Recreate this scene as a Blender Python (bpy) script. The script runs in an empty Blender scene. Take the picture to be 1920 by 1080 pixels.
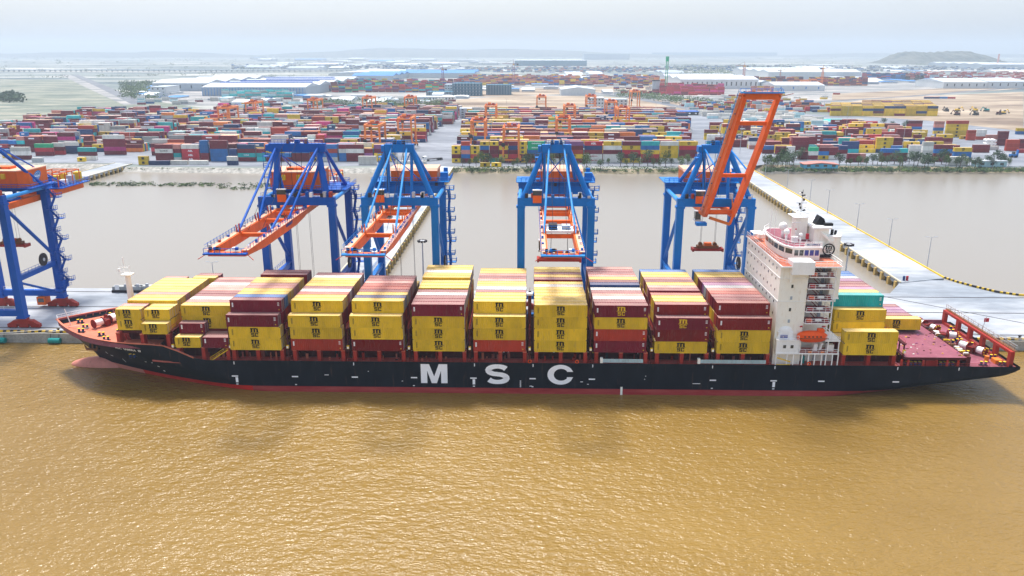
import bpy, math, random
from mathutils import Vector, Matrix
R = math.radians
S = bpy.context.scene
COL = S.collection
random.seed(7)
# ------------------------------------------------------------------ camera, sky, sun, exposure
CH = 78.0; PITCH = math.atan(443/1493.); YAW = R(1.3)
cam = bpy.data.cameras.new('camera'); cam.lens = 28.0; cam.sensor_width = 36; cam.clip_start = 1; cam.clip_end = 60000
co = bpy.data.objects.new('camera', cam); COL.objects.link(co); co.location = (0, 0, CH)
co.rotation_euler = (R(90)-PITCH, 0, YAW); S.camera = co
SUNV = Vector((-8, 20, 48)).normalized()
W = bpy.data.worlds.new('World'); S.world = W; W.use_nodes = True
wn = W.node_tree; bg = wn.nodes['Background']
sky = wn.nodes.new('ShaderNodeTexSky'); sky.sky_type = 'NISHITA'; sky.sun_disc = False
sky.sun_elevation = math.asin(SUNV.z); sky.sun_rotation = -math.atan2(8, 20)
sky.air_density = 1.0; sky.dust_density = 4.0; sky.ozone_density = 1.5; sky.altitude = 0
hs = wn.nodes.new('ShaderNodeHueSaturation'); hs.inputs['Saturation'].default_value = 1.0
wn.links.new(sky.outputs[0], hs.inputs['Color']); tcw = wn.nodes.new('ShaderNodeTexCoord'); mpw = wn.nodes.new('ShaderNodeMapping'); mpw.inputs['Scale'].default_value = (1, 1, 5); wn.links.new(tcw.outputs['Generated'], mpw.inputs[0])
cn = wn.nodes.new('ShaderNodeTexNoise'); cn.inputs['Scale'].default_value = 2.2; cn.inputs['Detail'].default_value = 6; wn.links.new(mpw.outputs[0], cn.inputs['Vector'])
cr = wn.nodes.new('ShaderNodeMapRange'); cr.inputs[1].default_value = .42; cr.inputs[2].default_value = .72; cr.inputs[3].default_value = .5; cr.inputs[4].default_value = .72; wn.links.new(cn.outputs[0], cr.inputs[0])
cm = wn.nodes.new('ShaderNodeMix'); cm.data_type = 'RGBA'; cm.inputs[7].default_value = (2.7, 2.97, 3.35, 1); wn.links.new(cr.outputs[0], cm.inputs[0]); wn.links.new(hs.outputs[0], cm.inputs[6]); wn.links.new(cm.outputs[2], bg.inputs['Color'])
bg.inputs['Strength'].default_value = 0.15
sl = bpy.data.lights.new('sun', 'SUN'); sl.energy = 2.8; sl.angle = R(11); sl.color = (1, .95, .88)
so = bpy.data.objects.new('sun', sl); COL.objects.link(so); so.rotation_euler = SUNV.to_track_quat('Z', 'Y').to_euler()
so.location = (0, 0, 300)
S.view_settings.view_transform = 'Standard'; S.view_settings.look = 'None'; S.view_settings.gamma = 1
S.view_settings.exposure = 1.03
S.render.engine = 'CYCLES'

# ------------------------------------------------------------------ ground point seen along a direction of the survey sheet
FW = Vector((-math.sin(YAW)*math.cos(PITCH), math.cos(YAW)*math.cos(PITCH), -math.sin(PITCH)))
RT = Vector((math.cos(YAW), math.sin(YAW), 0)); UPV = RT.cross(FW)
def gp(px, py, z=3.0):
    r = FW+RT*((px-960)/1493.)+UPV*((540-py)/1493.); t = (z-CH)/r.z
    return (r.x*t, r.y*t)
def hz(px, py, Y):
    r = FW+RT*((px-960)/1493.)+UPV*((540-py)/1493.); t = Y/r.y
    return CH+r.z*t

# ------------------------------------------------------------------ materials
def newmat(name):
    m = bpy.data.materials.new(name); m.use_nodes = True; n = m.node_tree
    return m, n, n.nodes['Principled BSDF']
def paint(name, c, rough=.5, var=.25, dirt=(.18, .13, .09), amt=.35, scale=.35, metal=0, streak=True, spec=.16, rnd=0, isl=False):
    m, n, b = newmat(name); N = n.nodes; L = n.links
    tc = N.new('ShaderNodeTexCoord'); oi = N.new('ShaderNodeObjectInfo')
    ad = N.new('ShaderNodeVectorMath'); ad.operation = 'MULTIPLY_ADD'
    cb = N.new('ShaderNodeCombineXYZ'); mu = N.new('ShaderNodeMath'); mu.operation = 'MULTIPLY'; mu.inputs[1].default_value = 97
    L.new(oi.outputs['Random'], mu.inputs[0])
    for i in range(3): L.new(mu.outputs[0], cb.inputs[i])
    ad.inputs[1].default_value = (1, 1, .35) if streak else (1, 1, 1)
    L.new(tc.outputs['Object'], ad.inputs[0]); L.new(cb.outputs[0], ad.inputs[2])
    n1 = N.new('ShaderNodeTexNoise'); n1.inputs['Scale'].default_value = scale; n1.inputs['Detail'].default_value = 6; n1.inputs['Roughness'].default_value = .65
    L.new(ad.outputs[0], n1.inputs['Vector'])
    n2 = N.new('ShaderNodeTexNoise'); n2.inputs['Scale'].default_value = scale*5; n2.inputs['Detail'].default_value = 5
    L.new(ad.outputs[0], n2.inputs['Vector'])
    r1 = N.new('ShaderNodeMapRange'); r1.inputs[1].default_value = .3; r1.inputs[2].default_value = .7
    r1.inputs[3].default_value = 1-var; r1.inputs[4].default_value = 1+var*.6; L.new(n1.outputs[0], r1.inputs[0])
    vo = r1.outputs[0]
    if rnd:
        rr = N.new('ShaderNodeMapRange'); rr.inputs[3].default_value = 1-rnd; rr.inputs[4].default_value = 1+rnd*.7
        if isl: gi = N.new('ShaderNodeNewGeometry'); L.new(gi.outputs['Random Per Island'], rr.inputs[0])
        else: L.new(oi.outputs['Random'], rr.inputs[0])
        mv = N.new('ShaderNodeMath'); mv.operation = 'MULTIPLY'; L.new(rr.outputs[0], mv.inputs[0]); L.new(r1.outputs[0], mv.inputs[1]); vo = mv.outputs[0]
    mx = N.new('ShaderNodeMix'); mx.data_type = 'RGBA'; mx.blend_type = 'MULTIPLY'; mx.inputs[0].default_value = 1
    mx.inputs[6].default_value = (*c, 1); L.new(vo, mx.inputs[7])
    r2 = N.new('ShaderNodeMapRange'); r2.inputs[1].default_value = .56; r2.inputs[2].default_value = .78; r2.inputs[3].default_value = 0; r2.inputs[4].default_value = amt
    L.new(n2.outputs[0], r2.inputs[0])
    mx2 = N.new('ShaderNodeMix'); mx2.data_type = 'RGBA'; mx2.inputs[7].default_value = (*dirt, 1)
    L.new(r2.outputs[0], mx2.inputs[0]); L.new(mx.outputs[2], mx2.inputs[6]); L.new(mx2.outputs[2], b.inputs['Base Color'])
    b.inputs['Roughness'].default_value = rough; b.inputs['Metallic'].default_value = metal
    b.inputs['Specular IOR Level'].default_value = spec
    return m
CC = dict(Y=(.74, .49, .02), M=(.18, .009, .024), D=(.21, .010, .009), R=(.42, .042, .02), N=(.015, .045, .15), B=(.015, .15, .42),
          T=(.02, .46, .47), W=(.72, .70, .64), G=(.01, .42, .19), O=(.75, .2, .03), L=(.27, .09, .24), K=(.62, .03, .22), C=(.45, .68, .72), P=(.55, .22, .18), A=(.5, .02, .04), S=(.4, .42, .42))
CN = dict(Y='yellow', M='maroon', D='dark red', R='rust red', N='navy', B='blue', T='teal', W='white', G='green', O='orange', L='lilac', K='magenta', C='pale cyan', P='salmon', A='crimson', S='grey')
KS = list(CC)
M = {}
for k in KS:
    M[k] = paint('container_'+CN[k].replace(' ', '_'), CC[k], .55, .22, amt=.3, rnd=.16); M['f_'+k] = paint('yard_container_'+CN[k].replace(' ', '_'), CC[k], .6, .2, amt=.3, rnd=.35, isl=True)
    dust_glare = (.62, .52, .46); f = .36 if k in 'MDRPLA' else .25  # roof tint: real dust and fading plus sun glare mixed into the colour
    if k == 'Y': f = .4
    M[k+'r'] = paint('dusty_glare_roof_'+CN[k].replace(' ', '_'), tuple(a*(1-f)+d*f for a, d in zip(CC[k], dust_glare)), .7, .2, (.35, .25, .2), .45, .25, streak=False, rnd=.14); M['f_'+k+'r'] = paint('yard_roof_'+CN[k].replace(' ', '_'), tuple(a*(1-f)+d*f for a, d in zip(CC[k], dust_glare)), .75, .2, (.35, .25, .2), .45, .25, streak=False, rnd=.25, isl=True)
M['black'] = paint('black_paint', (.01, .01, .012), .5)
M['dark'] = paint('dark_steel', (.03, .025, .03), .6)
M['steel'] = paint('galvanised_steel', (.45, .47, .5), .45)
M['white'] = paint('white_paint', (.88, .88, .86), .5, .1, amt=.12)
M['letter'] = paint('white_letter_paint', (.94, .95, .97), .5, .08, amt=.08)
M['cream'] = paint('cream_paint', (.90, .88, .79), .5, .06, (.55, .38, .18), .3, .3)
M['deckred'] = paint('deck_red', (.40, .10, .08), .65, .3, (.5, .3, .2), .4, .3, streak=False)
M['deckpink'] = paint('deck_salmon', (.58, .17, .10), .6, .25, (.3, .12, .08), .45, .25, streak=False)
M['deckmar'] = paint('hatch_maroon', (.25, .075, .105), .6, .3, (.5, .25, .25), .4, .25, streak=False)
M['rtg'] = paint('gantry_orange', (.85, .24, .045), .5, .15)
M['red'] = paint('red_steel', (.36, .03, .02), .5, .25)
M['dred'] = paint('dark_red_steel', (.085, .009, .010), .6, .3)
M['cblueA'] = paint('royal_blue_steel', (.0, .085, .42), .4, .15, amt=.06)
M['cblueB'] = paint('mid_blue_steel', (.0, .16, .52), .4, .15, amt=.06)
M['cyan'] = paint('light_blue_steel', (.03, .25, .62), .4, .15, amt=.1)
M['orange'] = paint('orange_steel', (.78, .13, .012), .45, .18, amt=.25)
M['palor'] = paint('pale_orange_roof', (.80, .42, .28), .6, .12, amt=.15, streak=False)
M['lifeor'] = paint('lifeboat_orange', (.85, .10, .01), .35, .08, amt=.05)
M['yel'] = paint('yellow_paint', (.78, .5, .02), .5, .15)
M['teal'] = paint('teal_rubber', (.01, .25, .24), .6)
M['rope'] = paint('pale_rope', (.6, .57, .5), .8)
M['rust'] = paint('rusty_anchor', (.22, .09, .04), .8)
M['bulbp'] = paint('faded_boot_paint', (.62, .24, .19), .6, .2, (.35, .15, .1), .5, .3)
def glass(name, c, r=.08):
    m, n, b = newmat(name); b.inputs['Base Color'].default_value = (*c, 1); b.inputs['Roughness'].default_value = r; b.inputs['Specular IOR Level'].default_value = .8
    nz = n.nodes.new('ShaderNodeTexNoise'); nz.inputs['Scale'].default_value = .8
    mr = n.nodes.new('ShaderNodeMapRange'); mr.inputs[3].default_value = r*.6; mr.inputs[4].default_value = r*2
    n.links.new(nz.outputs[0], mr.inputs[0]); n.links.new(mr.outputs[0], b.inputs['Roughness']); return m
M['glass'] = glass('dark_glass', (.02, .03, .035)); M['bglass'] = glass('blue_glass', (.02, .05, .3))

def ground(name, c1, c2, c3=None, scale=.02, rough=.9, bump=0, th=(.35, .65), det=8, st=(1, 1, 1), s2=None):
    m, n, b = newmat(name); N = n.nodes; L = n.links
    tc = N.new('ShaderNodeTexCoord'); mp = N.new('ShaderNodeMapping'); mp.inputs['Scale'].default_value = st
    L.new(tc.outputs['Object'], mp.inputs[0])
    n1 = N.new('ShaderNodeTexNoise'); n1.inputs['Scale'].default_value = scale; n1.inputs['Detail'].default_value = det; n1.inputs['Roughness'].default_value = .6
    L.new(mp.outputs[0], n1.inputs['Vector'])
    r = N.new('ShaderNodeValToRGB'); r.color_ramp.elements[0].position = th[0]; r.color_ramp.elements[1].position = th[1]
    r.color_ramp.elements[0].color = (*c1, 1); r.color_ramp.elements[1].color = (*c2, 1)
    if c3: e = r.color_ramp.elements.new((th[0]+th[1])/2); e.color = (*c3, 1)
    L.new(n1.outputs[0], r.inputs[0])
    n2 = N.new('ShaderNodeTexNoise'); n2.inputs['Scale'].default_value = s2 or scale*12; n2.inputs['Detail'].default_value = 6
    L.new(mp.outputs[0], n2.inputs['Vector'])
    mr = N.new('ShaderNodeMapRange'); mr.inputs[1].default_value = .3; mr.inputs[2].default_value = .7; mr.inputs[3].default_value = .8; mr.inputs[4].default_value = 1.12
    L.new(n2.outputs[0], mr.inputs[0])
    mx = N.new('ShaderNodeMix'); mx.data_type = 'RGBA'; mx.blend_type = 'MULTIPLY'; mx.inputs[0].default_value = 1
    L.new(r.outputs[0], mx.inputs[6]); L.new(mr.outputs[0], mx.inputs[7]); L.new(mx.outputs[2], b.inputs['Base Color'])
    b.inputs['Roughness'].default_value = rough; b.inputs['Specular IOR Level'].default_value = .25
    if bump:
        bp = N.new('ShaderNodeBump'); bp.inputs['Strength'].default_value = bump; bp.inputs['Distance'].default_value = .3
        L.new(n2.outputs[0], bp.inputs['Height']); L.new(bp.outputs[0], b.inputs['Normal'])
    return m
M['concrete'] = ground('quay_concrete', (.22, .25, .29), (.46, .48, .51), (.37, .39, .42), .03, .75, st=(.4, 1, 1))
M['cedge'] = ground('old_concrete', (.26, .25, .22), (.42, .40, .35), None, .2, .9, .3)
M['yard'] = ground('yard_paving', (.13, .145, .175), (.26, .28, .32), None, .02, .8, st=(.5, 1, 1))
M['land'] = ground('plain_ground', (.05, .08, .10), (.50, .48, .44), (.17, .20, .19), .0035, .95, st=(.45, 1, 1))
M['sand'] = ground('sandy_ground', (.15, .105, .075), (.44, .36, .27), (.30, .235, .17), .016, .95, st=(.4, 1, 1))
M['grass'] = ground('dry_grass', (.07, .10, .085), (.33, .31, .25), (.17, .19, .15), .022, .95, st=(.4, 1, 1))
M['pale'] = ground('pale_hardstanding', (.09, .11, .12), (.44, .41, .38), (.25, .25, .25), .018, .9, st=(.4, 1, 1))
M['asphalt'] = ground('asphalt', (.10, .11, .13), (.18, .19, .21), None, .02, .85)
M['bank'] = ground('muddy_bank', (.14, .11, .075), (.34, .28, .2), (.22, .19, .12), .12, .95, .6)
M['riprap'] = ground('stone_bank', (.2, .2, .18), (.48, .46, .42), None, .4, .9, .6)
M['hill'] = ground('hill_scrub', (.02, .035, .03), (.12, .12, .09), None, .012, .95)
M['leaf'] = paint('green_leaves', (.09, .15, .035), .7, .5, (.2, .2, .07), .6, .5, streak=False)
M['leafd'] = paint('dark_green_leaves', (.04, .08, .03), .7, .5, (.1, .12, .05), .6, .5, streak=False)
M['bark'] = paint('grey_bark', (.16, .12, .09), .9)
M['plaster'] = paint('white_plaster', (.60, .62, .63), .8, .1, amt=.15)
M['sheet'] = paint('pale_sheet_roof', (.50, .55, .60), .6, .12, amt=.15, scale=.05, streak=False)
M['wall'] = paint('grey_sheet_wall', (.36, .42, .48), .6, .12, amt=.12, scale=.05)
M['bluer'] = paint('blue_sheet_roof', (.03, .2, .5), .5, .15, scale=.05, streak=False)
M['scaff'] = paint('teal_netting', (.03, .14, .22), .8, .35, scale=.15)
M['lblue'] = paint('sky_blue_plaster', (.08, .42, .62), .7, .15)

# hull: black above, red below the painted line
def hullmat():
    m, n, b = newmat('hull_paint'); N = n.nodes; L = n.links
    ge = N.new('ShaderNodeNewGeometry'); sx = N.new('ShaderNodeSeparateXYZ'); L.new(ge.outputs['Position'], sx.inputs[0])
    nz = N.new('ShaderNodeTexNoise'); nz.inputs['Scale'].default_value = .5; nz.inputs['Detail'].default_value = 8; nz.inputs['Roughness'].default_value = .7
    mp = N.new('ShaderNodeMapping'); mp.inputs['Scale'].default_value = (.25, .25, 1.4); L.new(ge.outputs['Position'], mp.inputs[0]); L.new(mp.outputs[0], nz.inputs['Vector'])
    ns = N.new('ShaderNodeTexNoise'); ns.inputs['Scale'].default_value = 1.2; ns.inputs['Detail'].default_value = 4
    mp2 = N.new('ShaderNodeMapping'); mp2.inputs['Scale'].default_value = (.35, 1, .12); L.new(ge.outputs['Position'], mp2.inputs[0]); L.new(mp2.outputs[0], ns.inputs['Vector'])
    gt = N.new('ShaderNodeMath'); gt.operation = 'GREATER_THAN'; gt.inputs[1].default_value = 1.42; L.new(sx.outputs[2], gt.inputs[0])
    bk = N.new('ShaderNodeValToRGB'); e = bk.color_ramp.elements; e[0].position = .35; e[1].position = .8
    e[0].color = (.002, .005, .011, 1); e[1].color = (.008, .013, .022, 1); L.new(ns.outputs[0], bk.inputs[0])
    rd = N.new('ShaderNodeValToRGB'); e = rd.color_ramp.elements; e[0].position = .3; e[1].position = .75
    e[0].color = (.28, .012, .018, 1); e[1].color = (.42, .08, .07, 1); L.new(nz.outputs[0], rd.inputs[0])
    # fresh red and then faded salmon towards the bow
    x1 = N.new('ShaderNodeMath'); x1.operation = 'LESS_THAN'; x1.inputs[1].default_value = -66; L.new(sx.outputs[0], x1.inputs[0])
    x2 = N.new('ShaderNodeMath'); x2.operation = 'LESS_THAN'; x2.inputs[1].default_value = -97; L.new(sx.outputs[0], x2.inputs[0])
    a = N.new('ShaderNodeMix'); a.data_type = 'RGBA'; a.inputs[7].default_value = (.62, .02, .012, 1); L.new(x1.outputs[0], a.inputs[0]); L.new(rd.outputs[0], a.inputs[6])
    c = N.new('ShaderNodeMix'); c.data_type = 'RGBA'; c.inputs[7].default_value = (.60, .22, .17, 1); L.new(x2.outputs[0], c.inputs[0]); L.new(a.outputs[2], c.inputs[6])
    d = N.new('ShaderNodeMix'); d.data_type = 'RGBA'; L.new(gt.outputs[0], d.inputs[0]); L.new(c.outputs[2], d.inputs[6]); L.new(bk.outputs[0], d.inputs[7])
    rs = N.new('ShaderNodeTexNoise'); rs.inputs['Scale'].default_value = .9; rs.inputs['Detail'].default_value = 7; mp3 = N.new('ShaderNodeMapping'); mp3.inputs['Scale'].default_value = (1.2, 1, .16); L.new(ge.outputs['Position'], mp3.inputs[0]); L.new(mp3.outputs[0], rs.inputs['Vector'])
    rq = N.new('ShaderNodeMapRange'); rq.inputs[1].default_value = .6; rq.inputs[2].default_value = .8; rq.inputs[4].default_value = .5; L.new(rs.outputs[0], rq.inputs[0])
    dd = N.new('ShaderNodeMix'); dd.data_type = 'RGBA'; dd.inputs[7].default_value = (.10, .06, .045, 1); L.new(rq.outputs[0], dd.inputs[0]); L.new(d.outputs[2], dd.inputs[6]); d = dd
    L.new(d.outputs[2], b.inputs['Base Color']); b.inputs['Roughness'].default_value = .5; b.inputs['Specular IOR Level'].default_value = .12
    return m
M['hull'] = hullmat()
def watermat():
    m, n, b = newmat('muddy_water'); N = n.nodes; L = n.links
    ge = N.new('ShaderNodeTexCoord')
    def nz(sc, st, det, rot=0):
        mp = N.new('ShaderNodeMapping'); mp.inputs['Scale'].default_value = st; mp.inputs['Rotation'].default_value = (0, 0, rot); L.new(ge.outputs['Object'], mp.inputs[0])
        t = N.new('ShaderNodeTexNoise'); t.inputs['Scale'].default_value = sc; t.inputs['Detail'].default_value = det; t.inputs['Roughness'].default_value = .6
        L.new(mp.outputs[0], t.inputs['Vector']); return t
    a = nz(.95, (.6, 1, 1), 3, R(12)); c = nz(.3, (.6, 1, 1), 3, R(-14)); d = nz(.012, (.5, 1, 1), 4)
    s = N.new('ShaderNodeMath'); s.operation = 'MULTIPLY_ADD'; s.inputs[1].default_value = 1.1; L.new(c.outputs[0], s.inputs[0]); L.new(a.outputs[0], s.inputs[2])
    # the sheltered basin behind the quay lies calm, the river in front is rippled
    sx = N.new('ShaderNodeSeparateXYZ'); L.new(ge.outputs['Object'], sx.inputs[0])
    bs = N.new('ShaderNodeMapRange'); bs.inputs[1].default_value = 209; bs.inputs[2].default_value = 246; L.new(sx.outputs[1], bs.inputs[0])
    bd = N.new('ShaderNodeMapRange'); bd.inputs[3].default_value = .5; bd.inputs[4].default_value = .02; L.new(bs.outputs[0], bd.inputs[0])
    bp = N.new('ShaderNodeBump'); bp.inputs['Strength'].default_value = 1.0; e2 = nz(.018, (.35, 1, 1), 3, R(5)); mq = N.new('ShaderNodeMapRange'); mq.inputs[1].default_value = .35; mq.inputs[2].default_value = .65; mq.inputs[3].default_value = .7; mq.inputs[4].default_value = 1.25
    L.new(e2.outputs[0], mq.inputs[0]); mm = N.new('ShaderNodeMath'); mm.operation = 'MULTIPLY'; L.new(mq.outputs[0], mm.inputs[0]); L.new(bd.outputs[0], mm.inputs[1]); L.new(mm.outputs[0], bp.inputs['Distance']); L.new(s.outputs[0], bp.inputs['Height'])
    L.new(bp.outputs[0], b.inputs['Normal'])
    r = N.new('ShaderNodeValToRGB'); e = r.color_ramp.elements; e[0].position = .35; e[1].position = .68
    e[0].color = (.185, .108, .019, 1); e[1].color = (.25, .155, .038, 1); L.new(d.outputs[0], r.inputs[0])
    mx = N.new('ShaderNodeMix'); mx.data_type = 'RGBA'; mx.inputs[7].default_value = (.225, .20, .165, 1); L.new(bs.outputs[0], mx.inputs[0]); L.new(r.outputs[0], mx.inputs[6])  # basin base paled to grey: part of the sky reflection is painted in
    L.new(mx.outputs[2], b.inputs['Base Color']); b.inputs['Roughness'].default_value = .24; b.inputs['IOR'].default_value = 1.42; b.inputs['Specular IOR Level'].default_value = .36
    return m
M['water'] = watermat()

# ------------------------------------------------------------------ mesh builder
def prop(o, label=None, cat=None, group=None, kind=None):
    if label: o['label'] = label
    if cat: o['category'] = cat
    if group: o['group'] = group
    if kind: o['kind'] = kind
    return o
class MB:
    def __init__(s): s.v = []; s.f = []; s.m = []; s.ms = []
    def mi(s, m):
        if m not in s.ms: s.ms.append(m)
        return s.ms.index(m)
    def face(s, pts, m):
        i = len(s.v); s.v += [tuple(p) for p in pts]; s.f.append(tuple(range(i, i+len(pts)))); s.m.append(s.mi(m))
    def box(s, x0, x1, y0, y1, z0, z1, m, top=None, nobot=False):
        i = len(s.v)
        s.v += [(x0, y0, z0), (x1, y0, z0), (x1, y1, z0), (x0, y1, z0), (x0, y0, z1), (x1, y0, z1), (x1, y1, z1), (x0, y1, z1)]
        a = s.mi(m); t = s.mi(top) if top else a
        F = [((0, 1, 5, 4), a), ((1, 2, 6, 5), a), ((2, 3, 7, 6), a), ((3, 0, 4, 7), a), ((4, 5, 6, 7), t)]
        if not nobot: F.append(((3, 2, 1, 0), a))
        for f, k in F: s.f.append(tuple(i+j for j in f)); s.m.append(k)
    def beam(s, p, q, w, h, m, w2=None, h2=None):
        p = Vector(p); q = Vector(q); d = (q-p).normalized()
        r = d.cross(Vector((0, 0, 1)))
        if r.length < .05: r = Vector((1, 0, 0))
        r.normalize(); u = r.cross(d); w2 = w2 or w; h2 = h2 or h; i = len(s.v)
        for c, a, b in ((p, w, h), (q, w2, h2)):
            for sx, sy in ((-1, -1), (1, -1), (1, 1), (-1, 1)): s.v.append(tuple(c+r*(sx*a/2)+u*(sy*b/2)))
        k = s.mi(m)
        for f in ((0, 1, 5, 4), (1, 2, 6, 5), (2, 3, 7, 6), (3, 0, 4, 7), (3, 2, 1, 0), (4, 5, 6, 7)): s.f.append(tuple(i+j for j in f)); s.m.append(k)
    def tube(s, p, q, r, m, n=8, r2=None):
        p = Vector(p); q = Vector(q); d = (q-p).normalized(); a = d.cross(Vector((0, 0, 1)))
        if a.length < .05: a = Vector((1, 0, 0))
        a.normalize(); b = a.cross(d); i = len(s.v); r2 = r if r2 is None else r2
        for c, rr in ((p, r), (q, r2)):
            for k in range(n): t = 2*math.pi*k/n; s.v.append(tuple(c+a*(math.cos(t)*rr)+b*(math.sin(t)*rr)))
        mm = s.mi(m)
        for k in range(n): s.f.append((i+k, i+(k+1) % n, i+n+(k+1) % n, i+n+k)); s.m.append(mm)
        s.f.append(tuple(i+k for k in range(n-1, -1, -1))); s.m.append(mm); s.f.append(tuple(i+n+k for k in range(n))); s.m.append(mm)
    def path(s, pts, r, m, n=5):
        for a, b in zip(pts[:-1], pts[1:]): s.tube(a, b, r, m, n)
    def prism(s, poly, axis, a0, a1, m):   # poly in the plane normal to axis, extruded a0..a1
        def P(p, a): return {'x': (a, p[0], p[1]), 'y': (p[0], a, p[1]), 'z': (p[0], p[1], a)}[axis]
        n = len(poly); i = len(s.v); s.v += [P(p, a0) for p in poly]+[P(p, a1) for p in poly]; k = s.mi(m)
        for j in range(n): s.f.append((i+j, i+(j+1) % n, i+n+(j+1) % n, i+n+j)); s.m.append(k)
        s.f.append(tuple(i+j for j in range(n-1, -1, -1))); s.m.append(k); s.f.append(tuple(i+n+j for j in range(n))); s.m.append(k)
    def ell(s, c, r, m, nu=16, nv=10, z0=-1, z1=1):
        i = len(s.v); k = s.mi(m)
        for b in range(nv+1):
            z = z0+(z1-z0)*b/nv; q = math.sqrt(max(0, 1-z*z))
            for a in range(nu): t = 2*math.pi*a/nu; s.v.append((c[0]+r[0]*q*math.cos(t), c[1]+r[1]*q*math.sin(t), c[2]+r[2]*z))
        for b in range(nv):
            for a in range(nu): s.f.append((i+b*nu+a, i+b*nu+(a+1) % nu, i+(b+1)*nu+(a+1) % nu, i+(b+1)*nu+a)); s.m.append(k)
    def rail(s, pts, h, m, r=.05, sp=2.0, mid=True):
        for a, b in zip(pts[:-1], pts[1:]):
            a = Vector(a); b = Vector(b); L = (b-a).length; n = max(1, int(L/sp)); u = Vector((0, 0, h))
            s.tube(a+u, b+u, r, m, 4)
            if mid: s.tube(a+u*.5, b+u*.5, r*.7, m, 4)
            for k in range(n+1): c = a+(b-a)*(k/n); s.tube(c, c+u, r*.8, m, 4)
    def build(s, name, parent=None, pw=(0, 0, 0), org=None, smooth=False, bevel=0):
        if not s.v: return None
        if org is None:
            xs = [v[0] for v in s.v]; ys = [v[1] for v in s.v]; zs = [v[2] for v in s.v]
            org = ((min(xs)+max(xs))/2, (min(ys)+max(ys))/2, min(zs))
        me = bpy.data.meshes.new(name)
        me.from_pydata([(x-org[0], y-org[1], z-org[2]) for x, y, z in s.v], [], s.f)
        for m in s.ms: me.materials.append(M[m])
        me.polygons.foreach_set('material_index', s.m)
        if smooth: me.polygons.foreach_set('use_smooth', [True]*len(s.f))
        me.update()
        o = bpy.data.objects.new(name, me); COL.objects.link(o)
        o.location = (org[0]-pw[0], org[1]-pw[1], org[2]-pw[2])
        if parent: o.parent = parent
        if bevel:
            b = o.modifiers.new('bevel', 'BEVEL'); b.width = bevel; b.segments = 1; b.limit_method = 'ANGLE'
        return o
def empty(name, loc, label, cat, group=None, rz=0):
    o = bpy.data.objects.new(name, None); COL.objects.link(o); o.location = loc; o.rotation_euler = (0, 0, rz); o.empty_display_size = .5
    return prop(o, label, cat, group)
def dup(root, loc, rz=0, label=None, group=None, sc=1):
    r = root.copy(); COL.objects.link(r); r.location = loc; r.rotation_euler = (0, 0, rz); r.scale = (sc, sc, sc)
    if label: r['label'] = label
    if group: r['group'] = group
    for ch in root.children:
        c = ch.copy(); COL.objects.link(c); c.parent = r
        for g in ch.children: d = g.copy(); COL.objects.link(d); d.parent = c
    return r
_tx = {}
def text(s, size, bold=.0, sx=1.0, m='black', ext=.03, gap=.62):
    """lettering mesh standing in the xz plane, facing -y, centred"""
    key = (s, size, bold, sx, m, ext, gap)
    if key in _tx: return _tx[key]
    cu = bpy.data.curves.new('lettering', 'FONT'); cu.body = s; cu.size = size; cu.offset = bold*size; cu.extrude = ext
    cu.align_x = 'CENTER'; cu.space_line = gap; cu.resolution_u = 3
    ob = bpy.data.objects.new('lettering', cu); COL.objects.link(ob); bpy.context.view_layer.update()
    me = bpy.data.meshes.new_from_object(ob.evaluated_get(bpy.context.evaluated_depsgraph_get()))
    bpy.data.objects.remove(ob)
    zs = [v.co.y for v in me.vertices]; xs = [v.co.x for v in me.vertices]; cz = (min(zs)+max(zs))/2; cx = (min(xs)+max(xs))/2
    for v in me.vertices: x, y, z = v.co; v.co = ((x-cx)*sx, -z, y-cz)
    me.materials.clear(); me.materials.append(M[m]); me.name = 'lettering'; _tx[key] = me
    return me
def put(me, name, loc, parent=None, rz=0):
    o = bpy.data.objects.new(name, me); COL.objects.link(o); o.location = loc; o.rotation_euler = (0, 0, rz)
    if parent: o.parent = parent
    return o
def mark_mesh(m):
    """the two-line mark: a heavy m over a smaller s and c, with the thin line between"""
    key = ('mark', m)
    if key in _tx: return _tx[key]
    b = MB(); y0, y1 = -.012, .012
    def bx(x0, x1, z0, z1): b.box(x0, x1, y0, y1, z0, z1, m)
    for x in (-.85, -.18, .49): bx(x, x+.36, .12, 1.0)
    bx(-.95, -.3, .86, 1.12); bx(-.22, .42, .86, 1.12); bx(.4, .76, .86, 1.06); bx(-.98, -.49, .12, .24); bx(.45, .98, .12, .24)
    bx(-1.15, 1.15, -.03, .03)
    for x in (-.8, .1):
        bx(x, x+.7, -.28, -.12); bx(x, x+.7, -1.0, -.84)
        bx(x, x+.2, -.95, -.2) if x > 0 else bx(x, x+.2, -.6, -.2)
    bx(-.8, -.1, -.63, -.47); bx(-.3, -.1, -.95, -.5); bx(.62, .8, -.42, -.2); bx(.62, .8, -.95, -.74); bx(-.28, -.1, -.36, -.2); bx(-.8, -.6, -.95, -.78)
    o = b.build('lettering', org=(0, 0, 0)); me = o.data; bpy.data.objects.remove(o); _tx[key] = me; return me
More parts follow.
